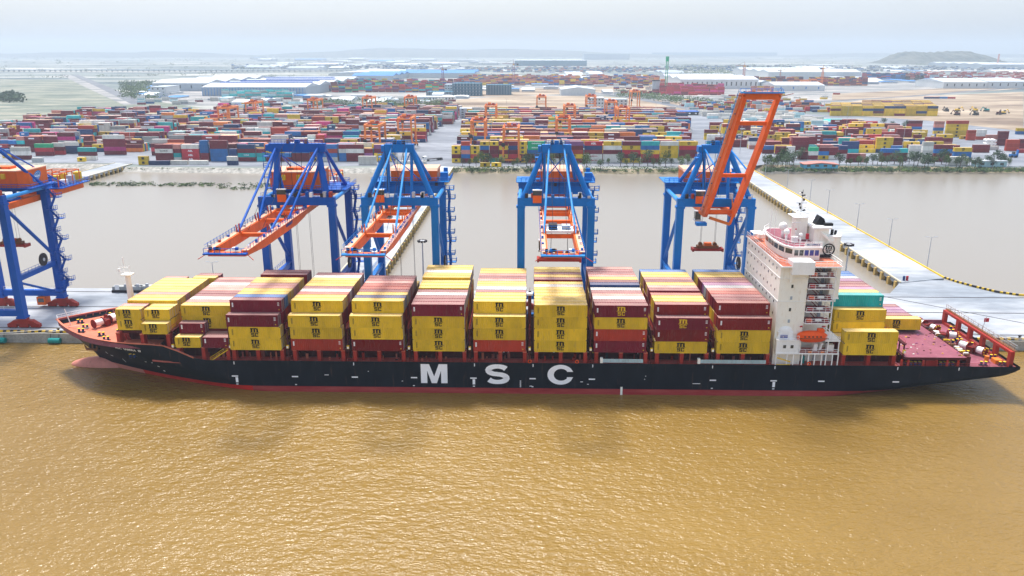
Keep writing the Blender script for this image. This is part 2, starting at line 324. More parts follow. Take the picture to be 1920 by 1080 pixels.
def big_letter(ch):
    b = MB(); H = 2.42
    def strip(outer, inner):
        for i in range(len(outer)-1): b.face([(outer[i][0], 0, outer[i][1]), (inner[i][0], 0, inner[i][1]), (inner[i+1][0], 0, inner[i+1][1]), (outer[i+1][0], 0, outer[i+1][1])], 'letter')
    if ch == 'M':
        w = 3.15; s_ = 1.5; P = [(-w, -H), (-w, H), (-w+2.0, H), (0, -.7), (w-2.0, H), (w, H), (w, -H), (w-s_, -H), (w-s_, .75), (.62, -H), (-.62, -H), (-w+s_, .75), (-w+s_, -H)]
        for q in ([0, 1, 11, 12], [1, 2, 11], [11, 2, 3, 10], [3, 9, 10], [3, 4, 8, 9], [4, 5, 8], [5, 6, 7, 8]): b.face([(P[i][0], 0, P[i][1]) for i in q], 'letter')
    elif ch == 'C':
        o_, i_ = [], []
        for k in range(33):
            t = R(28+k*(304/32)); c, s2 = math.cos(t), math.sin(t); o_.append((3.1*c*1.0, 2.52*s2)); i_.append((1.72*c+.12, 1.5*s2))
        o_[0] = (2.95, .75); i_[0] = (1.5, .75); o_[-1] = (2.95, -.6); i_[-1] = (1.5, -.6); strip(o_, i_)
    else:
        cl = []
        for k in range(17): t = R(22+k*(248/16)); cl.append((2.15*math.cos(t), 1.0+.98*math.sin(t), t))
        cl = [(x, z) for x, z, _ in cl]; lo = [(-x, -z) for x, z in cl][::-1]; path = cl+lo; o_, i_ = [], []
        for k, (x, z) in enumerate(path):
            a = Vector(path[max(0, k-1)]); c = Vector(path[min(len(path)-1, k+1)]); d = (c-a).normalized(); nn = Vector((-d.y, d.x)); hw_ = .52+.22*abs(d.y)
            o_.append((x-nn.x*hw_, z-nn.y*hw_)); i_.append((x+nn.x*hw_, z+nn.y*hw_))
        strip(o_, i_)
    o = b.build('lettering', org=(0, 0, 0)); me = o.data; bpy.data.objects.remove(o); return me
def nth(n): return ['first', 'second', 'third', 'fourth', 'fifth', 'sixth', 'seventh', 'eighth', 'ninth', 'tenth', 'eleventh', 'twelfth', 'thirteenth', 'fourteenth', 'fifteenth', 'sixteenth', 'seventeenth', 'eighteenth', 'nineteenth', 'twentieth'][n-1] if n <= 20 else str(n)+{1: 'st', 2: 'nd', 3: 'rd'}.get(n % 10, 'th')
STRUCT = 'structure'
# ------------------------------------------------------------------ setting: water, land, quay, roads
def sheet(name, pts, z, m, kind=STRUCT, z0=None, **kw):
    b = MB()
    if z0 is None: b.face([(x, y, z) for x, y in pts], m)
    else: b.prism(pts, 'z', z0, z, m)
    o = b.build(name, org=(0, 0, 0)); prop(o, kind=kind, **kw); return o
FAR = 13500
sheet('water', [(-9000, -600), (9000, -600), (9000, 700), (-9000, 700)], 0, 'water')
SH = [(-9000, 560), (-900, 552), (-284, 546), (-276, 532), (-182.5, 527), (-120, 529), (-51, 532), (30, 530), (112, 531), (160, 552), (240, 546), (330, 541), (700, 548), (9000, 560)]
def land():
    b = MB(); n = len(SH)
    top = [(x, y+7, 2.7) for x, y in SH]
    for i in range(n-1):
        a, c = SH[i], SH[i+1]; m = 'riprap' if a[0] < -100 else 'bank'
        b.face([(a[0], a[1], -.3), (c[0], c[1], -.3), top[i+1], top[i]], m)
        b.face([top[i], top[i+1], (c[0], FAR, 2.7), (a[0], FAR, 2.7)], 'land')
    prop(b.build('ground', org=(0, 0, 0)), kind=STRUCT)
land()
def pxs(l, z=3): return [gp(x, y, z) for x, y in l]
sheet('yard_pavement', [(-900, 562), (-284, 556), (-262, 541), (-180, 541), (-90, 548), (-72, 541), (-52, 546), (150, 548), (170, 566), (330, 553), (800, 560)]+pxs([(1919, 232), (1760, 226), (1560, 216), (1240, 201), (1100, 206), (880, 203), (560, 213), (380, 204), (220, 216), (0, 246)]), 2.8, 'yard')
sheet('sandy_field', pxs([(700, 200), (860, 212), (1160, 210), (1280, 214), (1290, 192), (1120, 180), (960, 179), (840, 188)]), 2.85, 'sand')
sheet('bare_ground', pxs([(1560, 214), (1740, 226), (1919, 246), (1919, 172), (1780, 178), (1640, 184), (1560, 196)]), 2.86, 'sand')
sheet('pale_lot', pxs([(1240, 200), (1560, 196), (1780, 176), (1919, 164), (1919, 150), (1600, 156), (1420, 165), (1250, 172), (1200, 182)]), 2.82, 'pale')
sheet('grass_field', pxs([(0, 246), (220, 214), (380, 202), (250, 184), (140, 150), (0, 148)]), 2.83, 'grass')
sheet('scrub_field', pxs([(560, 212), (690, 212), (830, 205), (740, 190), (590, 192)]), 2.84, 'grass')
sheet('tan_strip', pxs([(880, 182), (1260, 170), (1240, 160), (900, 168)]), 2.815, 'sand')
sheet('tan_strip', pxs([(1560, 190), (1919, 166), (1919, 158), (1560, 176)]), 2.825, 'sand')
sheet('industrial_lot', pxs([(270, 196), (560, 200), (840, 186), (1180, 178), (1260, 160), (900, 146), (560, 150), (280, 170)]), 2.81, 'pale')
def road(name, pts, w, z, m='asphalt'):
    b = MB(); L = []; Rr = []
    for i, p in enumerate(pts):
        a = Vector(pts[max(0, i-1)]); c = Vector(pts[min(len(pts)-1, i+1)]); d = (c-a).normalized(); n = Vector((-d.y, d.x))
        L.append((p[0]+n.x*w/2, p[1]+n.y*w/2, z)); Rr.append((p[0]-n.x*w/2, p[1]-n.y*w/2, z))
    for i in range(len(pts)-1): b.face([Rr[i], Rr[i+1], L[i+1], L[i]], m)
    return prop(b.build(name, org=(0, 0, 0)), kind=STRUCT)
road('road', pxs([(250, 196), (212, 180), (170, 162), (122, 140)]), 26, 2.95, 'pale')
road('road', pxs([(262, 195), (226, 178), (186, 160), (140, 140)]), 22, 2.97, 'asphalt')
road('road', pxs([(0, 137), (480, 135), (900, 131)]), 60, 2.93)
road('road', pxs([(1100, 172), (1180, 182), (1290, 203), (1400, 222)]), 20, 2.96)
road('road', pxs([(1290, 203), (1500, 193), (1700, 181), (1919, 163)]), 16, 2.94)
road('road', pxs([(600, 120), (1000, 122), (1500, 112), (1919, 118)]), 60, 2.92, 'pale')

# quay
QZ = 2.8
b = MB()
q = [(-700, 206.5), (170, 206.5), (700, 206.5), (700, 225), (300, 240), (170, 247.5), (157, 246.5), (149, 256), (143, 266), (128, 266), (117, 250), (-700, 250)]
b.prism(q, 'z', .4, QZ, 'concrete'); prop(b.build('quay', org=(0, 0, 0)), kind=STRUCT)
b = MB(); b.box(-700, 700, 206.05, 206.5, -1, QZ-.1, 'cedge'); prop(b.build('quay_wall', org=(0, 0, 0)), kind=STRUCT)
for y in (210.7, 230.2, 246):
    b = MB(); b.box(-690, 330 if y < 240 else 160, y-.25, y+.25, QZ, QZ+.04, 'dark'); prop(b.build('crane_rail_track', org=(0, 0, 0)), kind=STRUCT)
b = MB(); b.beam((113, 247, QZ+.02), (152, 213, QZ+.02), .35, .04, 'dark'); prop(b.build('expansion_joint'), kind=STRUCT)
b = MB()   # striped kerb of the quay front
x = -300
while x < 300:
    b.box(x, x+1.0, 206.6, 207.1, QZ, QZ+.55, 'yel'); b.box(x+1.0, x+2.0, 206.6, 207.1, QZ, QZ+.55, 'dark'); x += 2.0
prop(b.build('kerb', org=(0, 0, 0)), kind=STRUCT)
# jetty roads from the land
def jetty(name, L, Rt, z=3.0, th=1.3, ky='palk'):
    b = MB(); n = len(L)
    for i in range(n-1):
        a, c, d, e = L[i], L[i+1], Rt[i+1], Rt[i]
        b.prism([a, e, d, c] if 1 else [], 'z', z-th, z, 'concrete')
    prop(b.build(name, org=(0, 0, 0)), kind=STRUCT)
    b = MB()
    for side in (L, Rt):
        for i in range(n-1): b.beam((*side[i], z+.22), (*side[i+1], z+.22), .4, .44, ky if side is Rt else 'palk')
    prop(b.build('kerb', org=(0, 0, 0)), kind=STRUCT)
    b = MB()
    for side in (L, Rt):
        for i in range(n-1):
            a = Vector(side[i]); c = Vector(side[i+1]); k = max(1, int((c-a).length/6))
            for j in range(k):
                p = a+(c-a)*((j+.5)/k); b.box(p.x-.7, p.x+.7, p.y-.7, p.y+.7, -2, z-.35, 'pile')
    prop(b.build('piles', org=(0, 0, 0)), kind=STRUCT)
M['palk'] = ground('pale_kerb', (.55, .5, .36), (.72, .66, .5), None, .3)
M['pile'] = ground('ochre_pile', (.4, .27, .08), (.6, .42, .15), None, .3)
jetty('approach_road', [(134, 556), (125.7, 262)], [(147.5, 556), (143.2, 268)], ky='yel')
jetty('approach_road', [(-67, 548), (-67, 249)], [(-52, 540), (-52, 249)])
jetty('approach_road', [(-292, 556), (-292, 249)], [(-277, 550), (-277, 249)])
b = MB()   # curved yellow barrier
pts = [(143.4, 268), (145, 263), (148, 257.5), (152, 251.5), (157, 248), (170, 246.5), (300, 238)]
for i in range(len(pts)-1):
    a = Vector(pts[i]); c = Vector(pts[i+1]); k = max(1, int((c-a).length/.8))
    for j in range(k):
        p = a+(c-a)*(j/k); r_ = a+(c-a)*((j+1)/k); b.beam((*p, QZ+.4), (*r_, QZ+.4), .4, .6, 'yel' if (j % 2 or 157 <= p.x < 169) else 'dark')
prop(b.build('barrier'), 'yellow and black striped kerb barrier curving round the quay corner', 'barrier')

for i, x in enumerate((-147.5, -132)):
    b = MB(); b.tube((x-1.6, 205.4, .9), (x+1.6, 205.4, .9), .75, 'teal', 12)
    f = b.build('fender'); prop(f, ['teal cylindrical fender on the quay wall below the cut-off crane', 'teal cylindrical fender on the quay wall beside the ship bow'][i], 'fender')
    for s in (-1, 1):
        c = MB(); c.tube((x+s*1.2, 205.6, 1.6), (x+s*1.2, 206.0, 2.7), .07, 'dark', 5); c.build('chain', f, f.location)

# ------------------------------------------------------------------ the ship
SY = 190.6; HB = 16.1
ship = empty('container_ship', (0, SY, 0), 'black hulled container ship with a white superstructure moored along the quay', 'ship')
PW = (0, SY, 0)
def lerp(t, x):
    for (a, u), (c, v) in zip(t[:-1], t[1:]):
        if x <= c: return u+(v-u)*max(0, (x-a)/(c-a))
    return t[-1][1]
STEM = [(-2, -109.5), (1, -110.7), (3.6, -112.4), (5.2, -114.3), (7.7, -116.7), (11.8, -120.6), (13, -121.4)]
DH = [(-130, 12.4), (-100, 12.1), (-88, 11.6), (-85.5, 11.2), (-81.5, 8.6), (-79, 7.9), (120, 7.9)]
ZF = [(58, -3), (66, -1), (71, .3), (78, 1.7), (84, 2.3), (95.8, 3.9), (102, 4.6), (107.4, 5.2), (111.5, 5.8), (114, 7.2)]
ZK = [(58, 8), (78, 5.5), (95, 4.2), (105, 3), (114, 1.8)]
def hb(x, z):
    x0 = lerp(STEM, z)
    if x < -40:
        k = min(1, max(0, (z+1)/13)); L = 50-22*k**.8; p = 1.25+.8*k
        t = min(1, max(0, (x-x0)/L)); return HB*(1-(1-t)**p)
    if x > 58:
        zf = lerp(ZF, x); k = lerp(ZK, x)
        if z < zf: return HB*max(0, 1-((zf-z)/k)**1.4)**.6 if (zf-z) < k else 0
    return HB
def hull():
    b = MB(); NV = 15; st = []
    for i in range(27): st.append(('f', (i/26)**1.35))
    for x in [-45, -30, 0, 30, 55, 60, 64, 68, 72, 76, 80, 84, 88, 92, 96, 99, 102, 105, 107.5, 109.5, 111.5, 113, 114]: st.append(('x', x))
    grid = []
    for t, s in st:
        xd = (lerp(STEM, 12)+s*(-55-lerp(STEM, 12))) if t == 'f' else s
        dh = lerp(DH, xd); col = []
        for j in range(NV+1):
            z = -1.5+(dh+1.5)*(j/NV)
            if t == 'f': x0 = lerp(STEM, z); x = x0+s*(-55-x0)
            else: x = s
            h = hb(x, z) if not (t == 'f' and s == 0) else .12
            if x > 58:
                zf = lerp(ZF, x); k = lerp(ZK, x)
                if z < zf-k: z = zf-k
            col.append((x, h, z))
        grid.append(col)
    for sgn in (-1, 1):
        i0 = len(b.v)
        for col in grid: b.v += [(x, SY+sgn*h, z) for x, h, z in col]
        k = b.mi('hull')
        for i in range(len(grid)-1):
            for j in range(NV):
                q_ = (i0+i*(NV+1)+j, i0+(i+1)*(NV+1)+j, i0+(i+1)*(NV+1)+j+1, i0+i*(NV+1)+j+1)
                b.f.append(q_ if sgn < 0 else q_[::-1]); b.m.append(k)
    last = grid[-1]
    for j in range(NV): a, c = last[j], last[j+1]; b.face([(a[0], SY-a[1], a[2]), (a[0], SY+a[1], a[2]), (c[0], SY+c[1], c[2]), (c[0], SY-c[1], c[2])], 'hull')
    o = b.build('hull', ship, PW, smooth=True)
    return grid
HG = hull()
b = MB(); b.ell((-109.5, SY, -.1), (9.6, 2.5, 2.3), 'bulbp', 20, 14); b.build('bulbous_bow', ship, PW, smooth=True)
# bulwark cap and inner bulwark at the bow
b = MB()
edge = [(c[-1][0], c[-1][1], c[-1][2]) for c in HG if c[-1][0] < -78]
for s in (-1, 1):
    for a, c in zip(edge[:-1], edge[1:]):
        b.beam((a[0], SY+s*a[1], a[2]+.06), (c[0], SY+s*c[1], c[2]+.06), .45, .14, 'deckpink')
        if a[0] < -86: b.face([(a[0]+.2, SY+s*(a[1]-.15), a[2]), (c[0]+.2, SY+s*(c[1]-.15), c[2]), (c[0]+.2, SY+s*(c[1]-.15), 10.6), (a[0]+.2, SY+s*(a[1]-.15), 10.6)], 'deckmar')
b.build('bulwark', ship, PW)
b = MB()   # bulwark stays
for i in range(24):
    x = -116+i*1.25; h = hb(x, 12)-.3
    for s in (-1, 1):
        if h > 1.2: b = MB(); b.prism([(SY+s*h, 10.9), (SY+s*(h-.7), 10.9), (SY+s*h, 12)], 'x', x-.06, x+.06, 'deckpink'); b.build('bulwark_stay', ship, PW)
def deckpoly(x0, x1, z, inset=.25, n=40):
    near = []; far = []
    for i in range(n+1):
        x = x0+(x1-x0)*i/n; h = max(.05, hb(x, z+.5)-inset); near.append((x, SY-h)); far.append((x, SY+h))
    return near+far[::-1]
b = MB(); b.prism(deckpoly(-120.2, -88, 11.2, .3), 'z', 10.6, 11.0, 'deckpink'); b.build('forecastle_deck', ship, PW)
b = MB(); b.prism(deckpoly(-90, 113.8, 7.2, .1, 60), 'z', 7.0, 7.4, 'deckred'); b.build('main_deck', ship, PW)
b = MB(); b.box(86.5, 113.2, SY-15.8, SY+15.8, 7.42, 7.6, 'deckmar'); b.build('poop_deck', ship, PW)
b = MB(); b.box(-88.3, -88, SY-14, SY+14, 7.4, 11, 'dred'); b.build('forecastle_bulkhead', ship, PW)
# breakwater
b = MB(); b.face([(-97.6, SY-12, 11), (-97.6, SY+12, 11), (-99.2, SY+11, 15), (-99.2, SY-11, 15)], 'red'); b.box(-99.3, -99.1, SY-11, SY+11, 11, 15, 'R')
for i in range(9): y = SY-11+i*2.75; b.prism([(-97.4, 11), (-96.4, 11), (-99.0, 15)], 'y', y-.08, y+.08, 'red')
b.build('breakwater', ship, PW)
# hull markings
y0 = SY-HB-.03
for ch, x in (('M', -22.4), ('S', -7.4), ('C', 7.5)):
    put(big_letter(ch), 'lettering', (x, y0-SY, 4.95), ship)
PM = lambda nm, *a: (lambda q: (q.box(*a), q.build(nm, ship, PW)))(MB())
for x in (-70, -55.6, -41.3, -27.2, -13.1, .9, 14.9, 43.3, 57.5, 68.6, 85.9): PM('hull_mark', x-.75, x+.75, y0-.03, y0, 3.75, 4.05, 'letter')
for x in (-13, 57.6, -69.6): PM('hull_mark', x-.3, x+.3, y0-.03, y0, 2.3, 3.6, 'letter'); PM('hull_mark', x-.25, x+.25, y0-.03, y0, 1.75, 1.95, 'letter')
for x in (-41.4, 15, 43, 57.5, 85.9, 100, -69.9, -12.8, 1.0): PM('hull_mark', x-.1, x+.1, y0-.03, y0, 6.9, 7.6, 'letter')
for x in (-55.5, -27.3, .9, 43.2): PM('hull_mark', x-.22, x+.22, y0-.03, y0, 1.75, 1.95, 'letter')
for x, z, w in ((-48, 4.4, .5), (-30, 3, .15), (-38, 5.4, .12), (-5, 4, .25), (12.5, 3.2, .3), (14, 2.6, .2), (27.5, 4.8, .1), (27.3, 4, .1), (39.5, 3, .9), (.5, 2, .3)): PM('hull_mark', x-w, x+w, y0-.03, y0, z-.07, z+.07, 'letter')
for z in (1.8, 2.1, 2.4, 2.7, 3.0, 3.3): PM('hull_mark', -2.1, -1.8, y0-.03, y0, z-.08, z+.08, 'letter')
b = MB(); b.box(21.7, 22.2, y0-.12, y0, -.2, 2.0, 'cream'); b.build('discharge_chute', ship, PW)
# marks and name on the flare of the bow
def onhull(x, z, o=.08): return (x, SY-hb(x, z)-o, z)
nm = text('MSC  SAMIRA  III', .85, .015, 1.15, 'letter', .01)
nn = nm.copy()
for v in nn.vertices:
    x = -95.6+v.co.x; z = 10.0+v.co.z-.03*(v.co.x); v.co = (x, -hb(x, z)-.06+v.co.y, z)
put(nn, 'lettering', (0, 0, 0), ship)
for (x, z, w, h_) in ((-105.5, 4.4, .9, .35), (-106.4, 5, .35, .8), (-93, 5.9, .5, .25), (-91, 6, .4, .2), (-90, 4.7, .6, .35), (-101.5, 3, .2, 1.6), (-89.5, 2.8, .5, .5), (-112, 9.2, .3, 1.2)):
    b = MB(); b.face([onhull(x, z), onhull(x+w, z), onhull(x+w, z+h_), onhull(x, z+h_)], 'letter'); b.build('draught_mark', ship, PW)
# anchor and its pocket
an = MB(); p = Vector(onhull(-108.8, 7.2, .2)); an.ell(tuple(p), (1.5, .5, 1.3), 'black', 12, 8); an.build('anchor_pocket', ship, PW)
an = MB(); q_ = p+Vector((-.3, -.7, -.5)); an.beam(q_, q_+Vector((.2, .1, 2.2)), .4, .4, 'rust'); an.beam(q_+Vector((-1.3, -.2, .1)), q_+Vector((1.3, -.2, -.1)), .6, .5, 'rust')
an.beam(q_+Vector((-1.2, -.3, 0)), q_+Vector((-1.6, -.4, 1.3)), .5, .4, 'rust', .15, .15); an.beam(q_+Vector((1.2, -.3, 0)), q_+Vector((1.6, -.4, 1.2)), .5, .4, 'rust', .15, .15)
an.build('anchor', ship, PW)
# coaming, hatch covers, pillars
BAYS = [('A', -98, -84.8, 14.2), ('B', -83.5, -70.8, 11.0)]+[(str(i+1), x, x+12.5, 10.55) for i, x in enumerate((-70.4, -55.9, -41.6, -27.2, -13, 1.2, 15.3, 29.5, 43.7))]+[('S1', 72.8, 85.4, 10.5), ('S2', 87.3, 101.6, 10.0)]
b = MB(); b.box(-84, 56.5, 178.6, 202.6, 7.41, 9.7, 'dred'); b.box(72.5, 101.6, 178.6, 202.6, 7.41, 9.5, 'dred')
b.box(-88, -84.02, 178.6, 202.6, 7.41, 12, 'dred'); b.build('hatch_coaming', ship, PW)
for nmb, x0, x1, zb in BAYS:
    if nmb == 'A':
        b = MB(); b.box(x0, x1, 177.2, 204, 13.6, 14.15, 'dred'); b.build('hatch_cover', ship, PW)
        b = MB(); b.box(x0+1, x1-1, 180, 201, 11, 13.6, 'dred'); b.build('coaming', ship, PW)
    else:
        b = MB(); b.box(x0, x1, 177.1 if nmb != 'S2' else 174.8, 204.1, zb-.65, zb-.05, 'dred', 'deckmar'); b.build('hatch_cover', ship, PW)
    if nmb in ('S2',): continue
    zd = 7.4 if nmb != 'A' else 7.4
    for k, px in enumerate((x0+.1, (x0+x1)/2-.4, x1-.9)):
        zd = 11.0 if px < -88.5 else 7.4; ya = max(174.62, SY-hb(px, zd+.5)+.5); p_ = MB(); p_.box(px, px+.85, ya, ya+1.6, zd, zb-.05, 'red'); p_.box(px-.05, px+.9, ya-.04, ya+.1, zb-.3, zb-.02, 'deckpink'); p_.build('support_pillar', ship, PW)
        p_ = MB(); p_.box(px, px+.85, 205, 206.4, zd, zb-.05, 'red'); p_.build('support_pillar', ship, PW)
b = MB()   # side passage clutter between the pillars
random.seed(3)
for i in range(95):
    x = random.uniform(-78, 56); y = random.uniform(176.5, 178.3); w = random.uniform(.2, .7); z = random.uniform(.3, 1.9)
    PM('deck_fitting', x, x+w, y, y+.3, 7.4, 7.4+z, random.choice(['red', 'dred', 'deckred', 'dark', 'deckpink', 'red']))
b = MB()
for i in range(46):
    x = random.uniform(-78, 56); z = random.uniform(8.9, 9.7); PM('deck_lamp', x, x+random.uniform(.15, .5), 178.3, 178.5, z, z+.22, random.choice(['white', 'C', 'white', 'cream', 'yel']))
b = MB(); b.rail([(-79, 174.75, 7.5), (56.5, 174.75, 7.5)], 1.0, 'red', .045, 2.4); b.rail([(72, 174.75, 7.5), (112, 174.75, 7.5)], 1.0, 'red', .045, 2.4)
b.rail([(-79, SY+15.9, 7.5), (112, SY+15.9, 7.5)], 1.0, 'red', .045, 3); b.build('deck_rail', ship, PW)
for x0, x1 in ((-85, -73.5),): # inclined ladder by the second bay
    b = MB(); b.beam((-75.5, 174.9, 7.6), (-71.2, 175.1, 10.4), .5, .2, 'yel'); b.rail([(-75.5, 174.7, 7.6), (-71.2, 174.9, 10.4)], .9, 'yel'); b.build('inclined_ladder', ship, PW)
for x0, x1 in ((17.3, 26.7), (40, 55.2)):
    b = MB(); b.box(x0, x1, 174.3, 174.9, 8.2, 8.3, 'steel'); b.box(x0, x1, 174.3, 174.35, 8.3, 9.1, 'C')
    for i in range(int((x1-x0)/.35)): b.box(x0+i*.35, x0+i*.35+.1, 174.22, 174.3, 8.2, 9.15, 'steel')
    b.box(x0-.6, x0, 174.2, 175, 8.1, 9.3, 'cream'); b.build('accommodation_ladder', ship, PW)
for x in (.2, 11.3, 65.3):
    b = MB(); n = 14
    for i in range(n):
        a = 2*math.pi*i/n; c = 2*math.pi*(i+1)/n; b.tube((x+.38*math.cos(a), 174.6, 8.2+.38*math.sin(a)), (x+.38*math.cos(c), 174.6, 8.2+.38*math.sin(c)), .11, 'lifeor', 6)
    b.build('lifebuoy', ship, PW)
# lashing bridges in the gaps
gaps = [(-84.2, 15), (-70.75, 18), (-56.9, 16), (-42.6, 16), (-28.2, 16), (-13.9, 16), (.15, 16), (14.4, 16), (28.6, 16), (42.8, 16), (87.0, 13)]
for gx, gz in gaps:
    b = MB()
    for i in range(14):
        y = 175.2+i*2.37; b.box(gx-.12, gx+.12, y-.15, y+.15, 7.4, gz, 'dred')
    for z in (10.4, 13.2, gz): b.box(gx-.35, gx+.35, 175, 206.2, z-.1, z, 'dred')
    b.rail([(gx, 174.9, gz), (gx, 206.2, gz)], 1, 'red', .05, 3)
    b.build('lashing_bridge', ship, PW)
    b = MB(); b.box(gx-.25, gx+.3, 174.7, 175.2, 10.9, 11.7, 'yel'); b.box(gx-.2, gx+.25, 174.6, 174.7, 11.0, 11.5, 'cream'); b.build('lamp_box', ship, PW)
b = MB(); b.tube((0.1, 176.4, 10), (0.1, 176.4, 24.4), .4, 'dred', 8); b.box(-.6, .8, 176, 176.8, 24, 24.5, 'white'); b.build('vent_post', ship, PW)
# mooring gear
def winch(x, y, z, rz):
    w = empty('w', (0, 0, 0), None, None); w.name = 'mooring_winch'; w.parent = ship; w.location = (x, y-SY, z); w.rotation_euler = (0, 0, rz); w.scale = (1.35, 1.35, 1.35)
    for k in list(w.keys()): del w[k]
    a = MB(); a.tube((-2.4, 0, .95), (2.4, 0, .95), .35, 'dred', 10)
    for q in (-2.4, -.6, .9, 2.4): a.tube((q-.08, 0, .95), (q+.08, 0, .95), .85, 'D', 14)
    a.box(-.5, .5, -.8, .8, 0, 1.2, 'D'); a.build('frame', w)
    a = MB(); a.tube((-2.3, 0, .95), (-.7, 0, .95), .6, 'white', 12); a.tube((1.0, 0, .95), (2.3, 0, .95), .6, 'white', 12); a.build('rope_drum', w)
    a = MB()
    for k in range(8): t = k*math.pi/4; a.ell((2.55, .68*math.cos(t), .95+.68*math.sin(t)), (.14, .14, .14), 'yel', 6, 4)
    a.build('drum_studs', w)
def bitts(x, y, z, rz=0):
    w = MB(); c = math.cos(rz); s = math.sin(rz)
    w.box(x-.9, x+.9, y-.4, y+.4, z, z+.15, 'dark')
    for d in (-.5, .5): w.tube((x+d*c, y+d*s, z+.15), (x+d*c, y+d*s, z+.95), .27, 'N', 10); w.tube((x+d*c, y+d*s, z+.95), (x+d*c, y+d*s, z+1.03), .34, 'yel', 10)
    w.build('mooring_bitts', ship, PW)
for a in ((-108, 190, 11, R(60)), (-107, 194.5, 11, R(60)), (105, 201, 7.6, R(-70)), (105.5, 194, 7.6, R(-15)), (108, 184.5, 7.6, R(-60))): winch(*a)
for a in ((-112, 187.5, 11), (-111.5, 184.6, 11), (-115.5, 191.5, 11), (-105, 182, 11), (-102.3, 179, 11), (-110, 197, 11), (-105.5, 201, 11), (-101.5, 184, 11), (-95, 176.3, 7.6), (102.3, 203, 7.6), (108.6, 195.8, 7.6), (109, 193.2, 7.6), (110, 198.5, 7.6), (109.8, 188.8, 7.6), (106, 190.5, 7.6), (112.2, 184.5, 7.6), (111, 180.5, 7.6), (105.8, 183, 7.6), (108.5, 191.3, 7.6), (111.7, 201, 7.6), (110.6, 176, 7.6), (106.3, 176, 7.6), (88.8, 175.6, 7.6), (90.8, 175.6, 7.6), (96.6, 175.6, 7.6), (98.5, 175.6, 7.6)): bitts(*a)
# fore mast
b = MB(); b.tube((-100.8, SY, 11), (-101, SY, 24.4), .95, 'cream', 12, .6); b.box(-102.2, -99.8, SY-1.2, SY+1.2, 24.2, 24.5, 'cream'); b.rail([(-102.2, SY-1.2, 24.5), (-99.8, SY-1.2, 24.5)], 1, 'white')
b.tube((-101.6, SY, 24.4), (-101.7, SY, 28.8), .12, 'white', 6); b.tube((-102.9, SY, 26.2), (-100.4, SY, 26.2), .08, 'white', 6); b.tube((-100.3, SY, 24.4), (-100.3, SY, 26.6), .08, 'white', 6)
b.box(-103.2, -102.6, SY-.2, SY+.2, 25, 25.8, 'white'); b.build('fore_mast', ship, PW)
b = MB(); b.rail([(-119.5, SY-2, 12.3), (-120.8, SY, 12.3), (-119.5, SY+2, 12.3), (-117, SY+4.5, 12.3)], 1.1, 'white', .05, 1); b.tube((-117.2, SY-.5, 11), (-118.2, SY-.5, 15.2), .12, 'white'); b.build('bow_rail', ship, PW)
# transom arch
b = MB(); xa = 112.3
b.box(xa-.9, xa, 174.7, 206.4, 10.9, 11.5, 'red')
for y in (174.7, 180.8, 186.6, 192.4, 198.2, 205.2): b.box(xa-.9, xa, y, y+1.2, 7.5, 10.9, 'red')
b.box(xa-.85, xa-.05, 174.7, 206.4, 7.5, 8.3, 'red'); b.build('stern_gallows', ship, PW)
b = MB(); b.box(xa-.2, xa+.5, 175, 206.6, 11.55, 11.7, 'rust'); b.rail([(xa+.5, 175, 11.75), (xa+.5, 206.6, 11.75)], 1.1, 'steel', .045, 1.6); b.rail([(xa-.1, 175, 11.75), (xa-.1, 206.6, 11.75)], 1.1, 'rust', .045, 2.2)
b.build('stern_walkway', ship, PW)
b = MB(); b.tube((xa+.6, 190, 11.7), (xa+1.2, 190, 15), .07, 'steel', 5); b.box(xa+.7, xa+1.9, 189.98, 190.02, 13.6, 14.6, 'A'); b.build('flagstaff', ship, PW)
b = MB(); b.box(86.6, 112, SY+15.6, SY+15.8, 7.6, 8.6, 'deckmar'); b.box(104, 105.5, 204.5, 206, 7.6, 9.4, 'D'); b.box(97, 98.2, 204.8, 206, 7.6, 8.9, 'D'); b.box(109.5, 111.2, 176.8, 178.8, 7.6, 8.6, 'O'); b.tube((108.4, 178.6, 7.6), (108.4, 178.6, 9), .5, 'O', 10); b.build('stern_lockers', ship, PW)
b = MB()   # lashing gear on the empty hatch
for i in range(50):
    x = random.uniform(86.5, 101); y = random.uniform(176, 192); PM('lashing_gear', x, x+random.uniform(.15, .6), y, y+random.uniform(.1, .35), 9.96, 10.1, random.choice(['yel', 'cream', 'rust', 'dred', 'L']))
PM('hatch_end_beam', 101.7, 102.6, 175, 204, 7.6, 10.1, 'dred')
for i in range(40): y = random.uniform(175, 204); PM('lashing_gear', 101.6, 102.7, y, y+.3, 10.1, 10.1+random.uniform(.1, .5), random.choice(['rust', 'cream', 'yel', 'dark']))
b = MB()
for x in (86.5, 88, 91.5, 94.5, 97, 99.5): PM('hatch_bracket', x, x+.5, 174.7, 175, 7.6, 9.3, 'red')
b.box(92.2, 94.8, 174.7, 174.9, 7.6, 9.2, 'D'); b.build('hatch_side_brackets', ship, PW)
